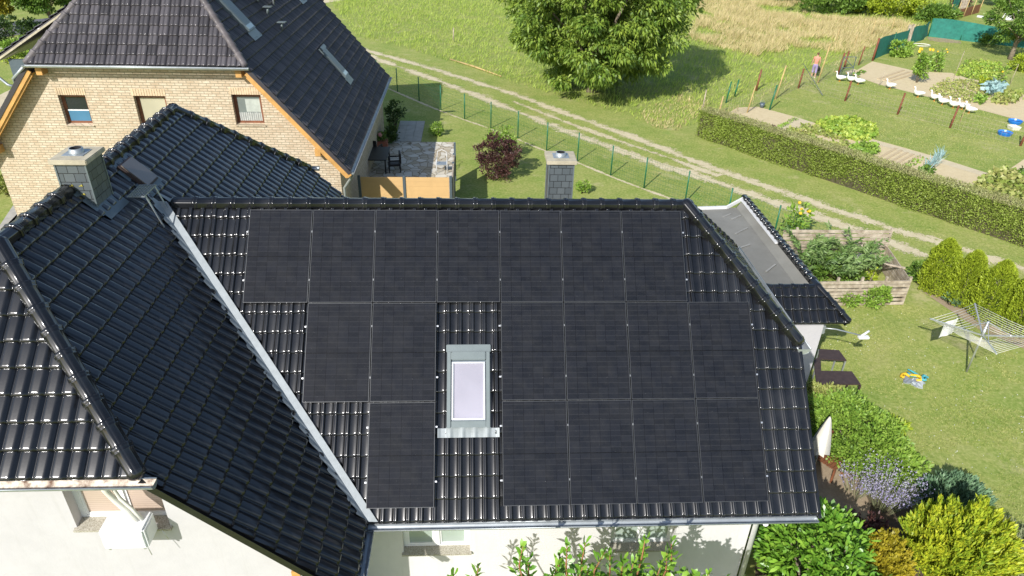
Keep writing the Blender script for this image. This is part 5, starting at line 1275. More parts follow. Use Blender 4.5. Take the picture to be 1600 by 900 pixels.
post('marker_stake', 708, 66, 1.1, .05, M['oldwood'], 'weathered grey stake alone in the bright meadow', 'post', (.05, .1))

# ---- vegetables
def patch(name, lab, cat, poly, n, h, L, W, mat, up=.6, spread=.6, holes=.3):
    x, y = scatter([tuple(g(*q)[:2]) for q in poly], n); k = vnoise(x, y, .7, 9) > holes; x, y = x[k], y[k]; m = len(x)
    z = h * (.3 + .7 * rng.random(m)) * (.55 + .7 * vnoise(x, y, .6, 12))
    d = rng.normal(size=(m, 3)) * spread; d[:, 2] += up
    o = leaves(name, np.stack([x, y, z], 1), d, L, W, mat, None, .15, .2); tag(o, lab, cat); return o
patch('squash_patch', 'lush green squash patch spreading on the sandy bed by the hedge', 'squash plants', ((1275, 193), (1300, 186), (1335, 186), (1366, 200), (1370, 214), (1350, 222), (1310, 216), (1285, 205)), 4200, .16, .22, .2, M['leaf_squash'], .3, .8, .12)
patch('squash_patch', 'yellowish trailing plants left of the lush squash patch', 'squash plants', ((1225, 205), (1250, 195), (1280, 200), (1320, 218), (1330, 232), (1290, 236), (1240, 222)), 2200, .10, .2, .15, M['leaf_yellow'], .3, .8, .25)
patch('vegetable_patch', 'small bright green patch nearest the hedge in the sandy bed', 'vegetables', ((1322, 236), (1340, 225), (1365, 228), (1378, 236), (1355, 250), (1335, 250)), 1300, .18, .2, .13, M['leaf_bright'], .4, .8, .1)
patch('lettuce_row', 'narrow green seedling row at the left of the sandy bed', 'vegetables', ((1208, 203), (1240, 185), (1246, 188), (1213, 207)), 700, .12, .14, .08, M['leaf_bright'], .6, .6, 0)
patch('lettuce_row', 'dark red seedlings at the corner of the sandy bed', 'vegetables', ((1199, 202), (1208, 199), (1212, 203), (1203, 206)), 120, .15, .15, .1, M['leaf_purple'], .6, .6, 0)
patch('leek_row', 'row of blue green leeks standing on the sandy bed', 'leeks', ((1440, 266), (1468, 242), (1478, 246), (1450, 272)), 700, .12, .62, .05, M['leaf_leek'], 1.6, .5, 0)
patch('vegetable_patch', 'leafy green clump at the near end of the leek row', 'vegetables', ((1432, 275), (1445, 266), (1458, 272), (1448, 284)), 420, .4, .22, .14, M['leaf_green'], .5, .7, 0)
patch('seedling_rows', 'sparse green seedling rows left of the leeks', 'vegetables', ((1400, 262), (1440, 243), (1452, 248), (1412, 268)), 420, .06, .16, .09, M['leaf_bright'], .5, .8, .02)['kind'] = 'stuff'
patch('squash_patch', 'yellow green squash mass at the right edge by the hedge', 'squash plants', ((1515, 305), (1540, 282), (1565, 275), (1585, 285), (1620, 300), (1640, 340), (1560, 322)), 3600, .55, .24, .22, M['leaf_yellow'], .3, .8, .05)
patch('vegetable_patch', 'dark green leaves beside the yellow squash mass at the right edge', 'vegetables', ((1585, 284), (1600, 276), (1640, 290), (1620, 300)), 700, .6, .26, .2, M['leaf_green'], .3, .8, .05)
bp = patch('bean_rows', 'dry yellowing bean rows covering the middle of the far bed', 'bean plants', ((1450, 141), (1478, 124), (1520, 127), (1545, 138), (1545, 152), (1510, 163), (1470, 152)), 2600, .12, .17, .11, M['leaf_yellow'], .4, .8, .12)
patch('strawberry_patch', 'low mixed green patch behind the far bed', 'strawberries', ((1490, 118), (1510, 94), (1560, 98), (1570, 112), (1535, 127)), 2600, .14, .2, .13, M['leaf_squash'], .4, .8, .1)
patch('squash_patch', 'yellow leaved creeping plants below the cabbages', 'squash plants', ((1548, 158), (1560, 148), (1590, 146), (1598, 155), (1580, 164), (1555, 165)), 900, .3, .26, .2, M['leaf_yellow'], .3, .8, .1)
patch('vegetable_patch', 'small fresh green clump in front of the cabbages', 'vegetables', ((1520, 160), (1530, 152), (1542, 158), (1535, 166)), 380, .3, .24, .16, M['leaf_bright'], .4, .8, 0)
patch('cabbage_patch', 'blue green cabbages with a sunflower above them', 'cabbages', ((1533, 147), (1550, 138), (1567, 142), (1562, 150), (1545, 152)), 520, .7, .36, .28, M['leaf_leek'], .4, .7, 0)
patch('squash_patch', 'small dark leafed row on the left part of the far bed', 'vegetables', ((1333, 119), (1350, 112), (1353, 114), (1338, 121)), 120, .2, .24, .18, M['leaf_green'], .4, .8, 0)
def sunflowers(u, v, h, rx, n, heads, lab):
    r = bush('sunflower_plant', lab, 'sunflowers', u, v, h, rx, rx * .8, n, .22, .13, M['leaf_bright'], None, 40, .2, .2, .1)
    for k in range(heads):
        a = random.random() * 6.28; q = Vector((math.cos(a) * rx * .8, math.sin(a) * rx * .6 - .1, h * random.uniform(.8, 1.05)))
        bm = bmesh.new(); bmesh.ops.create_cone(bm, cap_ends=True, segments=12, radius1=(.10 if h > 1.6 else .06), radius2=.05, depth=.04, matrix=Matrix.Translation(q) @ Matrix.Rotation(R(60), 4, 'X')); bobj('flower_head', bm, M['yellow'], r)
sunflowers(1432, 129, 2.3, .6, 650, 5, 'tall broad clump of sunflowers on the far bed')
sunflowers(1461, 112, 1.6, .45, 320, 3, 'smaller sunflower clump behind the tall one')
sunflowers(1558, 141, 1.6, .25, 110, 1, 'single sunflower rising above the blue green cabbages')
bush('shrub', 'yellow flowering plant left of the cabbages', 'shrub', 1537, 136, .7, .45, .4, 500, .16, .1, M['leaf_gold'], None, 16, .15)
bush('shrub', 'bright green creeper on the grass below the left green netting', 'shrub', 1404, 88, 1.1, .9, .6, 900, .25, .14, M['leaf_bright'], None, 30, .25)
bush('shrub', 'yellowish round shrub on the grass at the right edge', 'shrub', 1598, 112, 1.2, 1.0, .8, 1300, .2, .1, M['leaf_thuja'], None, 30, .25)
bush('shrub', 'small green shrub in front of the long green netting', 'shrub', 1542, 72, .9, .7, .5, 700, .2, .1, M['leaf_green'], None, 20, .2)
sunflowers(1238, 374, 1.5, .40, 200, 5, 'yellow flowering perennial between the flat roof edge and the fence')

# ---- geese
def goose_mesh():
    bm = bmesh.new()
    spine = [(-.46, .40, .02), (-.36, .37, .09), (-.2, .34, .155), (0, .32, .18), (.16, .34, .16), (.27, .40, .11), (.33, .50, .062), (.345, .62, .045), (.36, .72, .045), (.40, .775, .055), (.46, .77, .042), (.50, .76, .02)]
    tube(bm, [(x, 0, z) for x, z, r in spine], [r for x, z, r in spine], 12)
    me = bpy.data.meshes.new('body'); bm.to_mesh(me); bm.free(); me.materials.append(M['feather'])
    bm = bmesh.new(); tube(bm, [(.47, 0, .765), (.57, 0, .745)], [.028, .012], 8); b = bpy.data.meshes.new('beak'); bm.to_mesh(b); bm.free(); b.materials.append(M['beak'])
    bm = bmesh.new(); tube(bm, [(0, 0, .2), (.01, 0, .02)], .014, 6); box(bm, -.02, .09, -.04, .04, 0, .015); l = bpy.data.meshes.new('leg'); bm.to_mesh(l); bm.free(); l.materials.append(M['beak'])
    bm = bmesh.new(); tube(bm, [(-.40, 0, 0), (-.2, 0, -.02), (0, 0, -.02), (.14, 0, .0)], [.01, .07, .09, .03], 8); bmesh.ops.scale(bm, vec=(1, .35, 1), verts=bm.verts); wg = bpy.data.meshes.new('wing'); bm.to_mesh(wg); bm.free(); wg.materials.append(M['feather'])
    return me, b, l, wg
gm = goose_mesh()
gp = ((1312, 127, 165, 'white goose walking by the open wire gate, leftmost of the flock'), (1329, 129, 170, 'white goose, second from left, close to the third'), (1341, 132, 150, 'white goose just right of the second, third from the left'),
      (1390, 139, 175, 'lone white goose in the gap between the left and right groups'), (1434, 152, 165, 'white goose leading the right group, left of the rest'), (1460, 158, 150, 'white goose second in the right group, in front of the bean rows'),
      (1472, 164, 150, 'white goose close behind the second one of the right group'), (1489, 169, 140, 'white goose in the right group with its neck upright before the last pair'), (1503, 171, 160, 'white goose second from the right end of the flock'), (1514, 177, 130, 'white goose at the right end of the flock, nearest the viewer'))
for u, v, rz, lab in gp:
    r = thing('goose', lab, 'goose', g(u, v), R(rz), 'white geese walking along the garden path'); r.scale = (.84,) * 3
    link(bpy.data.objects.new('body', gm[0]), r); link(bpy.data.objects.new('beak', gm[1]), r)
    for s_ in (-1, 1):
        o = link(bpy.data.objects.new('leg', gm[2]), r); o.location = (0, s_ * .07, 0)
        o = link(bpy.data.objects.new('wing', gm[3]), r); o.location = (0, s_ * .16, .37)
# ---- person, seen from behind, mid stride
pe = thing('person', 'person in coral top and lilac trousers walking away with a dark bag', 'person', g(1270, 121), R(-20))
def skinned(name, pts, edges, rad, mat, parent, sub=2):
    me = bpy.data.meshes.new(name); me.from_pydata(pts, edges, []); o = bpy.data.objects.new(name, me); link(o, parent)
    m_ = o.modifiers.new('skin', 'SKIN'); o.modifiers.new('sub', 'SUBSURF').levels = sub; o.modifiers['sub'].render_levels = sub
    for i, r_ in enumerate(rad): me.skin_vertices[0].data[i].radius = (r_, r_) if not isinstance(r_, tuple) else r_
    me.skin_vertices[0].data[0].use_root = True
    me.materials.append(mat); me.shade_smooth(); return o
if True:
    def skin_obj(name, pts, edges, rad, mat, parent):
        bm = bmesh.new(); sl_ = bm.verts.layers.skin.verify(); vs = [bm.verts.new(p) for p in pts]
        for v, r_ in zip(vs, rad): v[sl_].radius = r_ if isinstance(r_, tuple) else (r_, r_)
        vs[0][sl_].use_root = True
        for a, b in edges: bm.edges.new((vs[a], vs[b]))
        me = bpy.data.meshes.new(name); bm.to_mesh(me); bm.free(); me.materials.append(mat)
        o = bpy.data.objects.new(name, me); link(o, parent)
        s_ = o.modifiers.new('skin', 'SKIN'); s_.use_smooth_shade = True; q = o.modifiers.new('sub', 'SUBSURF'); q.levels = 1; q.render_levels = 2; return o
    pts = [(0, 0, .95), (0, 0, 1.15), (0, .01, 1.38), (0, .02, 1.49), (0, .03, 1.58), (0, .035, 1.70), (-.17, .0, 1.40), (-.24, .0, 1.14), (-.25, .06, .90), (-.25, .08, .80), (.17, .0, 1.40), (.24, -.02, 1.14), (.25, .04, .90), (.25, .06, .80),
           (-.09, 0, .88), (-.10, .08, .50), (-.10, .02, .10), (-.10, .14, .03), (.09, 0, .88), (.10, .02, .50), (.10, -.16, .12), (.10, -.06, .03)]
    rad = [(.145, .10), (.12, .09), (.14, .09), .05, .085, .08, .05, .04, .03, .035, .05, .04, .03, .035, .085, .055, .038, .04, .085, .055, .038, .04]
    ed = [(0, 1), (1, 2), (2, 3), (3, 4), (4, 5), (2, 6), (6, 7), (7, 8), (8, 9), (2, 10), (10, 11), (11, 12), (12, 13), (0, 14), (14, 15), (15, 16), (16, 17), (0, 18), (18, 19), (19, 20), (20, 21)]
    body = skin_obj('body', pts, ed, rad, M['skin'], pe)
    skin_obj('top', [pts[i] for i in (0, 1, 2)] + [(-.17, .0, 1.40), (-.21, 0, 1.27), (.17, 0, 1.40), (.21, 0, 1.27), (0, .015, 1.44)], [(0, 1), (1, 2), (2, 3), (3, 4), (2, 5), (5, 6), (2, 7)], [(.17, .125), (.145, .11), (.165, .115), .068, .06, .068, .06, (.07, .06)], M['coral'], pe)
    skin_obj('trousers', [(0, 0, .98), (0, 0, .90), (-.095, 0, .82), (-.10, .08, .50), (-.10, .05, .30), (.095, 0, .82), (.10, .02, .50), (.10, -.08, .30)], [(0, 1), (1, 2), (2, 3), (3, 4), (1, 5), (5, 6), (6, 7)], [(.16, .12), (.165, .13), .105, .085, .075, .105, .085, .075], M['lilac'], pe)
    skin_obj('hair', [(0, .0, 1.74), (0, -.03, 1.66), (0, -.05, 1.58)], [(0, 1), (1, 2)], [.085, .095, .05], M['hair'], pe)
    for sx, yy in ((-.10, .12), (.10, -.08)): bm = bmesh.new(); box(bm, sx - .045, sx + .045, yy - .12, yy + .14, 0, .075, 0, .025); bobj('shoe', bm, M['feather'], pe)
bg_ = thing('bag', 'dark bag hanging beside the legs of the walking person', 'bag', g(1270, 121) + Vector((.28, .05, 0)))
bm = bmesh.new(); box(bm, -.09, .09, -.18, .18, .42, .74, 0, .04); bobj('pouch', bm, M['black'], bg_); bm = bmesh.new(); tube(bm, [(0, -.1, .73), (0, -.05, .84), (0, .05, .84), (0, .1, .73)], .012, 6); bobj('handle', bm, M['black'], bg_)

# ================================================================== NEAR GARDEN ON THE RIGHT
def thuja(u, v, h, r_, lab):
    P = g(u, v); r = thing('thuja', lab, 'thuja', P, 0, 'row of yellow green thujas')
    n = 12000; z = rng.random(n) ** .8 * h; prof = np.interp(z / h, [0, .12, .35, .7, .9, 1], [.72, .95, 1, .8, .45, .08]) * r_
    a = rng.random(n) * 2 * np.pi; lob = 1 + .10 * np.sin(a * 3 + z * 2.1) + .28 * (vnoise(a * 2, z * 2, .5, int(u) % 50) - .5) * 2
    rr = prof * lob * rng.uniform(.72, 1.02, n); pos = np.stack([rr * np.cos(a), rr * np.sin(a), z], 1)
    d = np.stack([np.cos(a) * .6, np.sin(a) * .6, np.full(n, 1.1)], 1) + rng.normal(size=(n, 3)) * .35
    leaves('foliage', pos, d, .09, .035, M['leaf_thuja'], r)
    bm = bmesh.new(); tube(bm, [(0, 0, 0), (0, 0, h * .8)], [.06, .02], 6); bobj('trunk', bm, M['bark'], r)
thuja(1456, 456, 2.0, .52, 'yellow green thuja at the left end of the row, beside the wooden box')
thuja(1497, 474, 1.95, .48, 'second thuja from the left in the row')
thuja(1537, 498, 2.1, .52, 'third thuja from the left, behind the rotary clothes dryer')
thuja(1584, 518, 2.05, .56, 'fourth thuja from the left behind the clothes dryer lines')
thuja(1632, 540, 2.1, .6, 'thuja cut by the right edge of the view')
bush('shrub', 'small darker green shrub at the foot of the first thuja', 'shrub', 1432, 440, .9, .4, .3, 800, .1, .06, M['leaf_green'], None, 20, .12)
bush('shrub', 'small blue green plant between the thuja feet', 'shrub', 1484, 476, .4, .25, .25, 300, .1, .07, M['leaf_blue'], None, 10, .1)
sheet('bare_soil', at((1440, 455), (1470, 452), (1500, 475), (1540, 505), (1600, 530), (1660, 560), (1600, 545), (1530, 515), (1480, 482)), .006, M['dirt'])
# compost box of old boards
A, B, C_, D_ = g(1262, 478), g(1410, 476), g(1428, 412), g(1262, 414)
rb = thing('compost_box', 'large weathered box of horizontal boards filled with cut branches', 'compost box', A)
def boards(a, b, h, n, lean=0, z0=.0, vary=.02):
    a, b = a - A, b - A; bm = bmesh.new(); d = (b - a); hh = h / n
    for k in range(n):
        z = z0 + hh * (k + .5); j = random.uniform(-vary, vary)
        beam(bm, a + Vector((0, j, z)), b + Vector((0, j, z + random.uniform(-.03, .03))), .03, hh * random.uniform(.62, .84))
    o = bobj('board_side', bm, M['oldwood'], rb); return o
D0 = Vector((A.x + .35, A.y + 2.6, 0)); C0 = Vector((B.x + .5, B.y + 2.5, 0))
boards(A, B, .95, 7); boards(B, C0, .95, 7); boards(A, D0, .95, 7)
boards(D0 + Vector((-.5, 0, 0)), C0, 1.55, 11)
for p in (A, B, D0, C0, (A + B) / 2, A.lerp(B, .25), A.lerp(B, .75)):
    q = p - A; hh = 1.6 if p in (D0, C0) else 1.05; bm = bmesh.new(); beam(bm, q + Vector((0, .05, 0)), q + Vector((0, .05, hh)), .07, .07, (0, 1, 0)); bobj('post', bm, M['oldwood'], rb)
q = C0 - A; bm = bmesh.new(); beam(bm, q + Vector((-1.0, -.9, .9)), q + Vector((-1.9, -.1, 1.55)), .05, .05); beam(bm, q + Vector((-.2, -1.6, .9)), q + Vector((-1.1, -1.2, .95)), .06, .05); bobj('loose_slat', bm, M['oldwood'], rb)
sk_ = thing('sack', 'pale sheet lying on the right end of the branches in the wooden box', 'sheet', (C0.x - 1.25, C0.y - .9, .82)); bm = bmesh.new(); box(bm, -.42, .42, -.35, .35, 0, .12, 0, .05); bobj('cloth', bm, M['cloth_cream'], sk_)
br_ = thing('branch_pile', 'heap of green fir branches lying inside the weathered board box', 'branches', (A.x + 1.25, A.y + 1.4, .6))
n = 5200; nb = 60; bx = rng.uniform(-1.35, 1.5, nb); by = rng.uniform(-1.0, 1.1, nb); ba = rng.uniform(0, 6.28, nb); k = rng.integers(0, nb, n); t_ = rng.random(n) * .9
pos = np.stack([bx[k] + np.cos(ba[k]) * t_ * .7, by[k] + np.sin(ba[k]) * t_ * .6, .25 + .4 * np.sin(bx[k] * 2) ** 2 * .5 + t_ * .55 * (.5 + rng.random(nb)[k])], 1)
sd2 = rng.choice([-1, 1], n); d = np.stack([np.cos(ba[k] + sd2 * .9), np.sin(ba[k] + sd2 * .9), rng.normal(size=n) * .3 + .2], 1)
leaves('foliage', pos, d, .20, .045, M['leaf_fir'], br_)
pos, d = crown_points((0, 0, .1), (1.3, 1.0, .35), 2500, 40, .25); leaves('foliage', pos, d, .16, .06, M['leaf_green'], br_)
bush('shrub', 'green weed growing against the front boards of the wooden box', 'weed', 1365, 480, .75, .42, .22, 1000, .11, .06, M['leaf_bright'], None, 22, .15)
bush('shrub', 'low green weed at the left end of the wooden box front', 'weed', 1325, 478, .5, .35, .2, 600, .11, .05, M['leaf_bright'], None, 16, .12)
bush('shrub', 'small yellow green sprig on top of the front boards', 'weed', 1352, 455, 1.15, .22, .15, 300, .1, .06, M['leaf_thuja'], None, 10, .1)
# rotary clothes dryer
dr = thing('rotary_dryer', 'rotary clothes dryer with four metal arms and many pale lines', 'clothes dryer', g(1510, 581))
bm = bmesh.new(); tube(bm, [(0, 0, 0), (0, 0, 1.75)], .028, 10); tube(bm, [(0, 0, 1.25), (0, 0, 1.5)], .04, 10); bobj('pole', bm, M['alu'], dr)
arms = []
base = dr.location
for u, v, z in ((1453, 498, 1.62), (1523, 474, 1.72), (1557, 553, 1.60), (1640, 527, 1.72)):
    p = g(u, v, z) - base; arms.append(p)
hub = Vector((0, 0, 1.28))
for p in arms:
    bm = bmesh.new(); beam(bm, hub, p, .035, .035); bobj('arm', bm, M['alu'], dr)
    bm = bmesh.new(); q = hub.lerp(p, .45); beam(bm, Vector((0, 0, 1.72)), q, .016, .016); bobj('strut', bm, M['alu'], dr)
order = [0, 1, 3, 2]
for i in range(4):
    a, b = arms[order[i]], arms[order[(i + 1) % 4]]; bm = bmesh.new()
    for k in range(9): t = .34 + .08 * k; p, q = hub.lerp(a, t), hub.lerp(b, t); m_ = (p + q) / 2 - Vector((0, 0, .03)); tube(bm, [p, m_, q], .0055, 4)
    bobj('line', bm, M['plastic_white'], dr)
cl = thing('towel', 'pale cloth hanging from the left arm of the rotary clothes dryer', 'towel', base + hub.lerp(arms[0], .72))
bm = bmesh.new(); d0 = (arms[1] - arms[0]).normalized(); prev = None
for i in range(9):
    q = d0 * (i * .07 - .0); c_ = [bm.verts.new(q + Vector((0, .02 * math.sin(i), z))) for z in (.0, -.25, -.5)]
    c_[0].co.z += .02
    if prev:
        for j in range(2): bm.faces.new([prev[j], c_[j], c_[j + 1], prev[j + 1]]).smooth = True
    prev = c_
bobj('cloth', bm, M['feather'], cl)
# toys, tables, parasol, chair
cols = ['yellow', 'plastic_blue', 'zinc', 'plastic_white', 'zinc', 'leaf_leek']
for i, (u, v, cn, lab) in enumerate(((1412, 590, 'yellow', 'small yellow toy at the left of the little heap on the lawn'), (1424, 586, 'teal', 'turquoise piece of plastic at the top of the little heap on the lawn'),
      (1420, 597, 'zinc', 'light grey flat bag in the middle of the little heap on the lawn'), (1433, 601, 'greyc', 'grey folded sheet at the lower end of the little heap on the lawn'), (1430, 592, 'yellow', 'yellow string toy lying over the grey bag on the lawn'), (1444, 594, 'teal', 'turquoise toy at the right of the little heap on the lawn'))):
    mt = {'teal': M.get('teal') or M.setdefault('teal', simple('turquoise_plastic', (.08, .38, .42), .4)), 'greyc': M.get('greyc') or M.setdefault('greyc', simple('grey_cloth', (.34, .37, .38), .8))}.get(cn, M.get(cn))
    bm = bmesh.new(); a = i * 1.3
    if i in (2, 3):
        vs = []
        pr = None
        for q in range(6):
            c_ = [bm.verts.new((q * .07 - .2, (w_ - .5) * .3 + .03 * math.sin(q + i), .05 + .03 * math.sin(q * 1.9 + w_ * 4))) for w_ in (0, .33, .66, 1)]
            if pr:
                for j in range(3): bm.faces.new([pr[j], c_[j], c_[j + 1], pr[j + 1]])
            pr = c_
        r2 = bmesh.ops.extrude_face_region(bm, geom=bm.faces[:]); bmesh.ops.translate(bm, verts=[e for e in r2['geom'] if isinstance(e, bmesh.types.BMVert)], vec=(0, 0, -.04))
    else: tube(bm, [(.16 * math.cos(t * .9 + a) * (1 - t * .06), .12 * math.sin(t * 1.2 + a), .04 + .015 * t) for t in range(6)], [.03, .05, .03, .045, .03, .02], 7)
    o = bobj('toy', bm, mt); o.location = g(u, v); o.rotation_euler.z = a; tag(o, lab, 'toy')
tb = thing('folding_table', 'dark brown folding garden table, upper one beside the white extension wall', 'table', g(1268, 590) * 1)
T = [g(1280, 545, .72), g(1311, 547, .72), g(1323, 563, .72), g(1279, 560, .72)]; P0 = tb.location
def slab(name, pts, th, mat, parent, P0):
    bm = bmesh.new(); up = [bm.verts.new(p - P0) for p in pts]; f = bm.faces.new(up); f.normal_update()
    if f.normal.z < 0: f.normal_flip()
    r2 = bmesh.ops.extrude_face_region(bm, geom=[f]); bmesh.ops.translate(bm, verts=[e for e in r2['geom'] if isinstance(e, bmesh.types.BMVert)], vec=(0, 0, -th)); bmesh.ops.recalc_face_normals(bm, faces=bm.faces[:]); return bobj(name, bm, mat, parent)
slab('tabletop', T, .035, M['darkbrown'], tb, P0)
for p in T: q = p - P0; bm = bmesh.new(); beam(bm, (q.x * .96, q.y * .98, 0), (q.x * .96, q.y * .98, q.z - .036), .035, .035, (0, 1, 0)); bobj('leg', bm, M['alu'], tb)
tb2 = thing('garden_table', 'dark brown slatted garden table half covered by the round bush', 'table', g(1290, 640))
T2 = [g(1283, 579, .72), g(1331, 580, .72), g(1345, 600, .72), g(1280, 600, .72)]; P0 = tb2.location
slab('tabletop', T2, .035, M['darkbrown'], tb2, P0)
for p in T2: q = p - P0; bm = bmesh.new(); beam(bm, (q.x, q.y, 0), (q.x, q.y, q.z - .036), .04, .04, (0, 1, 0)); bobj('leg', bm, M['darkbrown'], tb2)
sb = thing('bench', 'narrow dark brown bench back between the two brown tables at the white wall', 'bench', g(1272, 620))
P0 = sb.location; slab('seat', [g(1272, 562, .75), g(1282, 556, .75), g(1283, 592, .75), g(1276, 602, .75)], .05, M['darkbrown'], sb, P0)
for dy in (.15, 1.1): boxobj('leg', (g(1277, 580, .75) - P0).x - .03, (g(1277, 580, .75) - P0).x + .03, (g(1277, 600, .75) - P0).y + dy - .15, (g(1277, 600, .75) - P0).y + dy - .09, 0, .7, M['darkbrown'], sb)
pa = thing('parasol', 'closed cream parasol beside the tiled roof edge above the wooden chair', 'parasol', g(1266, 745))
bm = bmesh.new(); tube(bm, [(0, 0, 0), (0, 0, 1.75)], .025, 8); bobj('pole', bm, M['zinc'], pa)
bm = bmesh.new(); n = 16; rg = []
for z, rr in ((1.85, .02), (1.7, .06), (1.4, .12), (1.1, .17), (.85, .2)): rg.append([bm.verts.new((rr * (1 + .22 * math.cos(k * math.pi)) * math.cos(2 * math.pi * k / n), rr * (1 + .22 * math.cos(k * math.pi)) * math.sin(2 * math.pi * k / n), z)) for k in range(n)])
for a, b in zip(rg, rg[1:]):
    for k in range(n): bm.faces.new([a[k], b[k], b[(k + 1) % n], a[(k + 1) % n]]).smooth = True
bobj('canopy', bm, M['cloth_cream'], pa)
wc = thing('wooden_chair', 'brown slatted wooden garden chair beside the cream parasol', 'chair', g(1292, 738), R(35))
bm = bmesh.new()
for k in range(6): box(bm, -.26, .26, -.25 + k * .085, -.18 + k * .085, .40, .425)
bobj('seat', bm, M['brownwood'], wc); bm = bmesh.new()
for k in range(6): box(bm, -.25 + k * .088, -.19 + k * .088, .25, .28, .43, .95)
box(bm, -.27, .27, .245, .285, .93, .99); bobj('backrest', bm, M['brownwood'], wc)
for sx, sy in ((-1, -1), (1, -1), (-1, 1), (1, 1)): boxobj('leg', sx * .24 - .022, sx * .24 + .022, sy * .24 - .022, sy * .24 + .022, 0, .40, M['brownwood'], wc)
# shrubs along the terrace
bush('bush', 'large rounded bright green bush beside the brown garden table', 'bush', 1322, 708, 1.35, 1.0, 1.15, 15000, .085, .05, M['leaf_bright'], None, 150, .2, .75, .5)
bush('bush', 'yellowish green shrub squeezed between the roof edge and the round bush', 'bush', 1280, 650, 1.0, .35, .5, 2200, .08, .05, M['leaf_yellow'], None, 30, .15)
bush('bush', 'leafy green shrub with larger leaves right of the rounded bush', 'bush', 1375, 742, .95, .75, .65, 3600, .13, .07, M['leaf_bright'], None, 60, .18)
bush('bush', 'yellow green leafy tuft above the larger leaved shrub', 'bush', 1386, 690, .7, .35, .3, 900, .12, .06, M['leaf_thuja'], None, 20, .12)
def lavender(u, v, h, r_, n, lab):
    r = thing('lavender', lab, 'lavender', g(u, v)); a = rng.random(n) * 6.28; q = rng.random(n) ** .5
    d = np.stack([np.cos(a) * q * .55, np.sin(a) * q * .55, np.ones(n)], 1); L_ = h * rng.uniform(.75, 1.1, n)
    base_ = np.stack([np.cos(a) * q * r_ * .5, np.sin(a) * q * r_ * .5, np.zeros(n)], 1)
    leaves('stems', base_, d, h * .8, .012, leafmat('grey_green_stem', [(.30, .34, .16), (.40, .42, .25)]), r)
    pp = []; dd = []
    for j in range(12): t = (.55 + .04 * j) * h * rng.uniform(.85, 1.1, n); pp.append(base_ + d * t[:, None]); dd.append(d * .6 + rng.normal(size=(n, 3)) * .4)
    leaves('blossoms', np.concatenate(pp), np.concatenate(dd), .045, .022, M['leaf_lavender'], r)
lavender(1378, 792, .95, .5, 170, 'big tuft of lavender coloured flower spikes beside the leafy shrub')
lavender(1335, 775, .7, .3, 50, 'smaller lavender tuft at the edge of the bare soil')
bush('bush', 'dark purple leaved low bush in the shade below the lavender', 'bush', 1335, 860, .8, .6, .6, 2200, .09, .06, M['leaf_purple'], None, 40, .15)
def conifer(name, u, v, h, rx, ry, n, mat, lab, L=.14, W=.045, tilt=(0, 0), z0=.02):
    r = thing(name, lab, 'conifer', g(u, v)); nb = 150
    a = rng.random(nb) * 6.28; q = rng.random(nb) ** .5; el = rng.uniform(.35, 1.0, nb)
    tips = np.stack([np.cos(a) * q * rx, np.sin(a) * q * ry, h * (1 - .55 * q ** 2) * rng.uniform(.85, 1.08, nb)], 1)
    st = tips * np.array([.35, .35, .25]); k = rng.integers(0, nb, n); t = rng.random(n) ** .6
    ax = tips - st; ax /= np.linalg.norm(ax, axis=1, keepdims=True)
    pos = st[k] + (tips - st)[k] * t[:, None] + rng.normal(size=(n, 3)) * (.10 * (1.15 - t))[:, None] * np.array([1, 1, .7]); pos[:, 2] = np.maximum(pos[:, 2], z0)
    d = ax[k] + np.array([[.25, .05, .25]]) + rng.normal(size=(n, 3)) * .35
    leaves('foliage', pos, d, L, W, mat, r)
    bm = bmesh.new(); tube(bm, [(0, 0, 0), (0, 0, h * .6)], [.06, .02], 6); bobj('trunk', bm, M['bark'], r); return r
conifer('golden_conifer', 1474, 905, 2.05, 1.15, 1.0, 30000, M['leaf_gold'], 'big golden yellow conifer bush at the lower right', .12, .04)
conifer('amber_conifer', 1358, 925, 1.6, .6, .55, 14000, M['leaf_orange'], 'smaller amber yellow conifer bush left of the golden one', .09, .04)
conifer('blue_conifer', 1482, 792, .8, .85, .6, 9000, M['leaf_blue'], 'blue green spreading conifer directly behind the golden bush', .12, .04)
conifer('grey_conifer', 1560, 880, .9, .75, .9, 5000, leafmat('grey_green_grass', [(.20, .24, .12), (.34, .36, .20)]), 'grey green feathery shrub at the right of the golden bush', .16, .03)
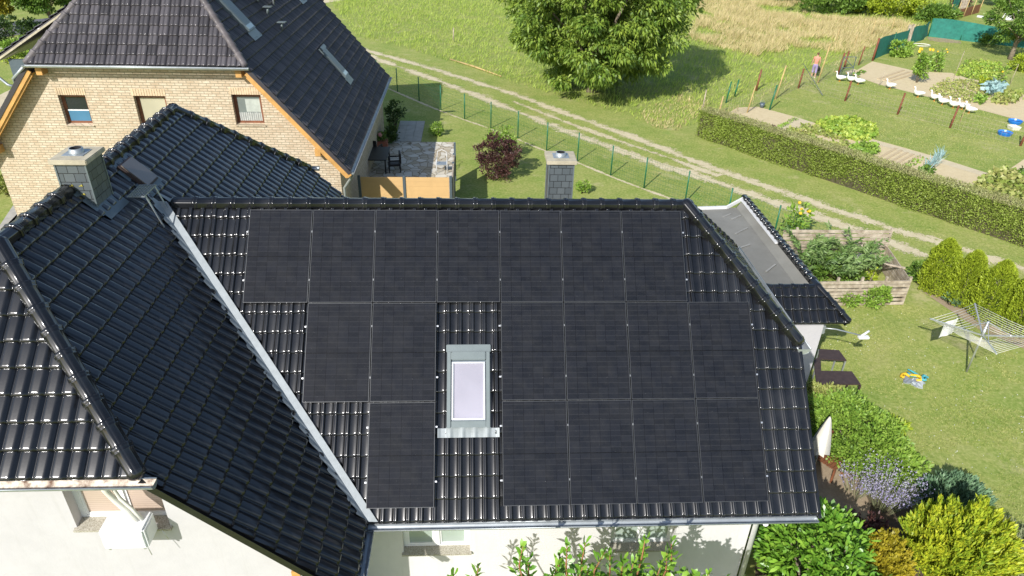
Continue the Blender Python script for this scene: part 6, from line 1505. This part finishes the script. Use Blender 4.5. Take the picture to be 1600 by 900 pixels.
# large laurel at the corner of the house
def laurel(name, loc, h, rx, ry, n, lab, shell=.6, clumps=120):
    r = thing(name, lab, 'laurel', loc); pos, d = crown_points((0, 0, h * .55), (rx, ry, h * .45), n, clumps, .25, shell, .1, .5)
    leaves('foliage', pos, d, .17, .06, M['leaf_laurel'], r, .2, .15, True)
    bm = bmesh.new()
    for k in range(6): a = k * 1.05; tube(bm, [(0, 0, 0), (rx * .3 * math.cos(a), ry * .3 * math.sin(a), h * .4), (rx * .7 * math.cos(a), ry * .7 * math.sin(a), h * .85)], [.05, .03, .01], 6)
    bobj('stem', bm, M['bark'], r); return r
laurel('laurel_bush', Vector((10.62, -3.55, 0)), 1.95, .92, 1.45, 9500, 'glossy dark green laurel at the right corner of the white house', .75)
def laurel_shoots(loc, shoots, lab, leafn=26):
    r = thing('laurel_shrub', lab, 'laurel', loc); bm = bmesh.new(); pp = []; dd = []
    for (x, y, h, lx, ly) in shoots:
        p0 = np.array((x * .5, y * .5, 0)); p1 = np.array((x, y, h)); p2 = np.array((x + lx, y + ly, h + .45)); tube(bm, [p0, p1, p2], [.022, .014, .005], 6)
        for k in range(leafn):
            t = k / leafn; q = p1 * (1 - t) + p2 * t if t > 0 else p1; q = p1 + (p2 - p1) * (t * 1.6 - .6); a = k * 2.4
            pp.append(q); dd.append((math.cos(a) * (1 - .6 * t), math.sin(a) * (1 - .6 * t), .55 + .9 * t))
    pp, dd = np.array(pp), np.array(dd); leaves('foliage', pp, dd, .23, .06, M['leaf_laurel'], r, .25, .3, True)
    bobj('stem', bm, simple('reddish_twig', (.30, .13, .06), .7), r); return r
sh = []
L0_ = Vector((6.2, -5.2, 0))
for i, (u, v, yy) in enumerate(((745, 880, -5.0), (812, 850, -5.05), (830, 868, -4.9), (875, 862, -5.0), (893, 850, -5.1), (915, 845, -5.0), (935, 858, -5.15), (955, 860, -5.0), (985, 872, -5.0), (1010, 838, -5.0), (1008, 858, -4.8), (1045, 858, -5.05), (1030, 880, -5.2), (860, 880, -5.2), (700, 896, -5.0), (905, 880, -5.2), (1052, 845, -4.95))):
    p = gy(u, v, yy) - L0_; sh.append((p.x + random.uniform(-.05, .05), p.y, p.z - .5, random.uniform(-.08, .12), random.uniform(-.05, .05)))
lr = laurel_shoots(L0_, sh, 'laurel shrub with upright leafy shoots reaching up before the white wall', 22)
pos, d = crown_points((.35, -.15, 2.0), (1.9, .55, .85), 5200, 90, .26, .3, .2, .6); leaves('foliage', pos, d, .24, .07, M['leaf_laurel'], lr, .2, .3, True)
# broad-leaved lower shoots that fill the shrub at the foot of the wall
sh2 = []
for k in range(26):
    x = random.uniform(4.9, 8.0); y = random.uniform(-5.5, -5.0); z = random.uniform(2.6, 3.1) - .15 * abs(x - 6.4); sh2.append((x - 6.2, y + 5.2, z - .45, random.uniform(-.15, .15), random.uniform(-.1, .1)))
lr2 = laurel_shoots(Vector((6.2, -5.2, 0)), sh2, 'lower laurel shrub with dense broad leaves in front of the white wall', 30)
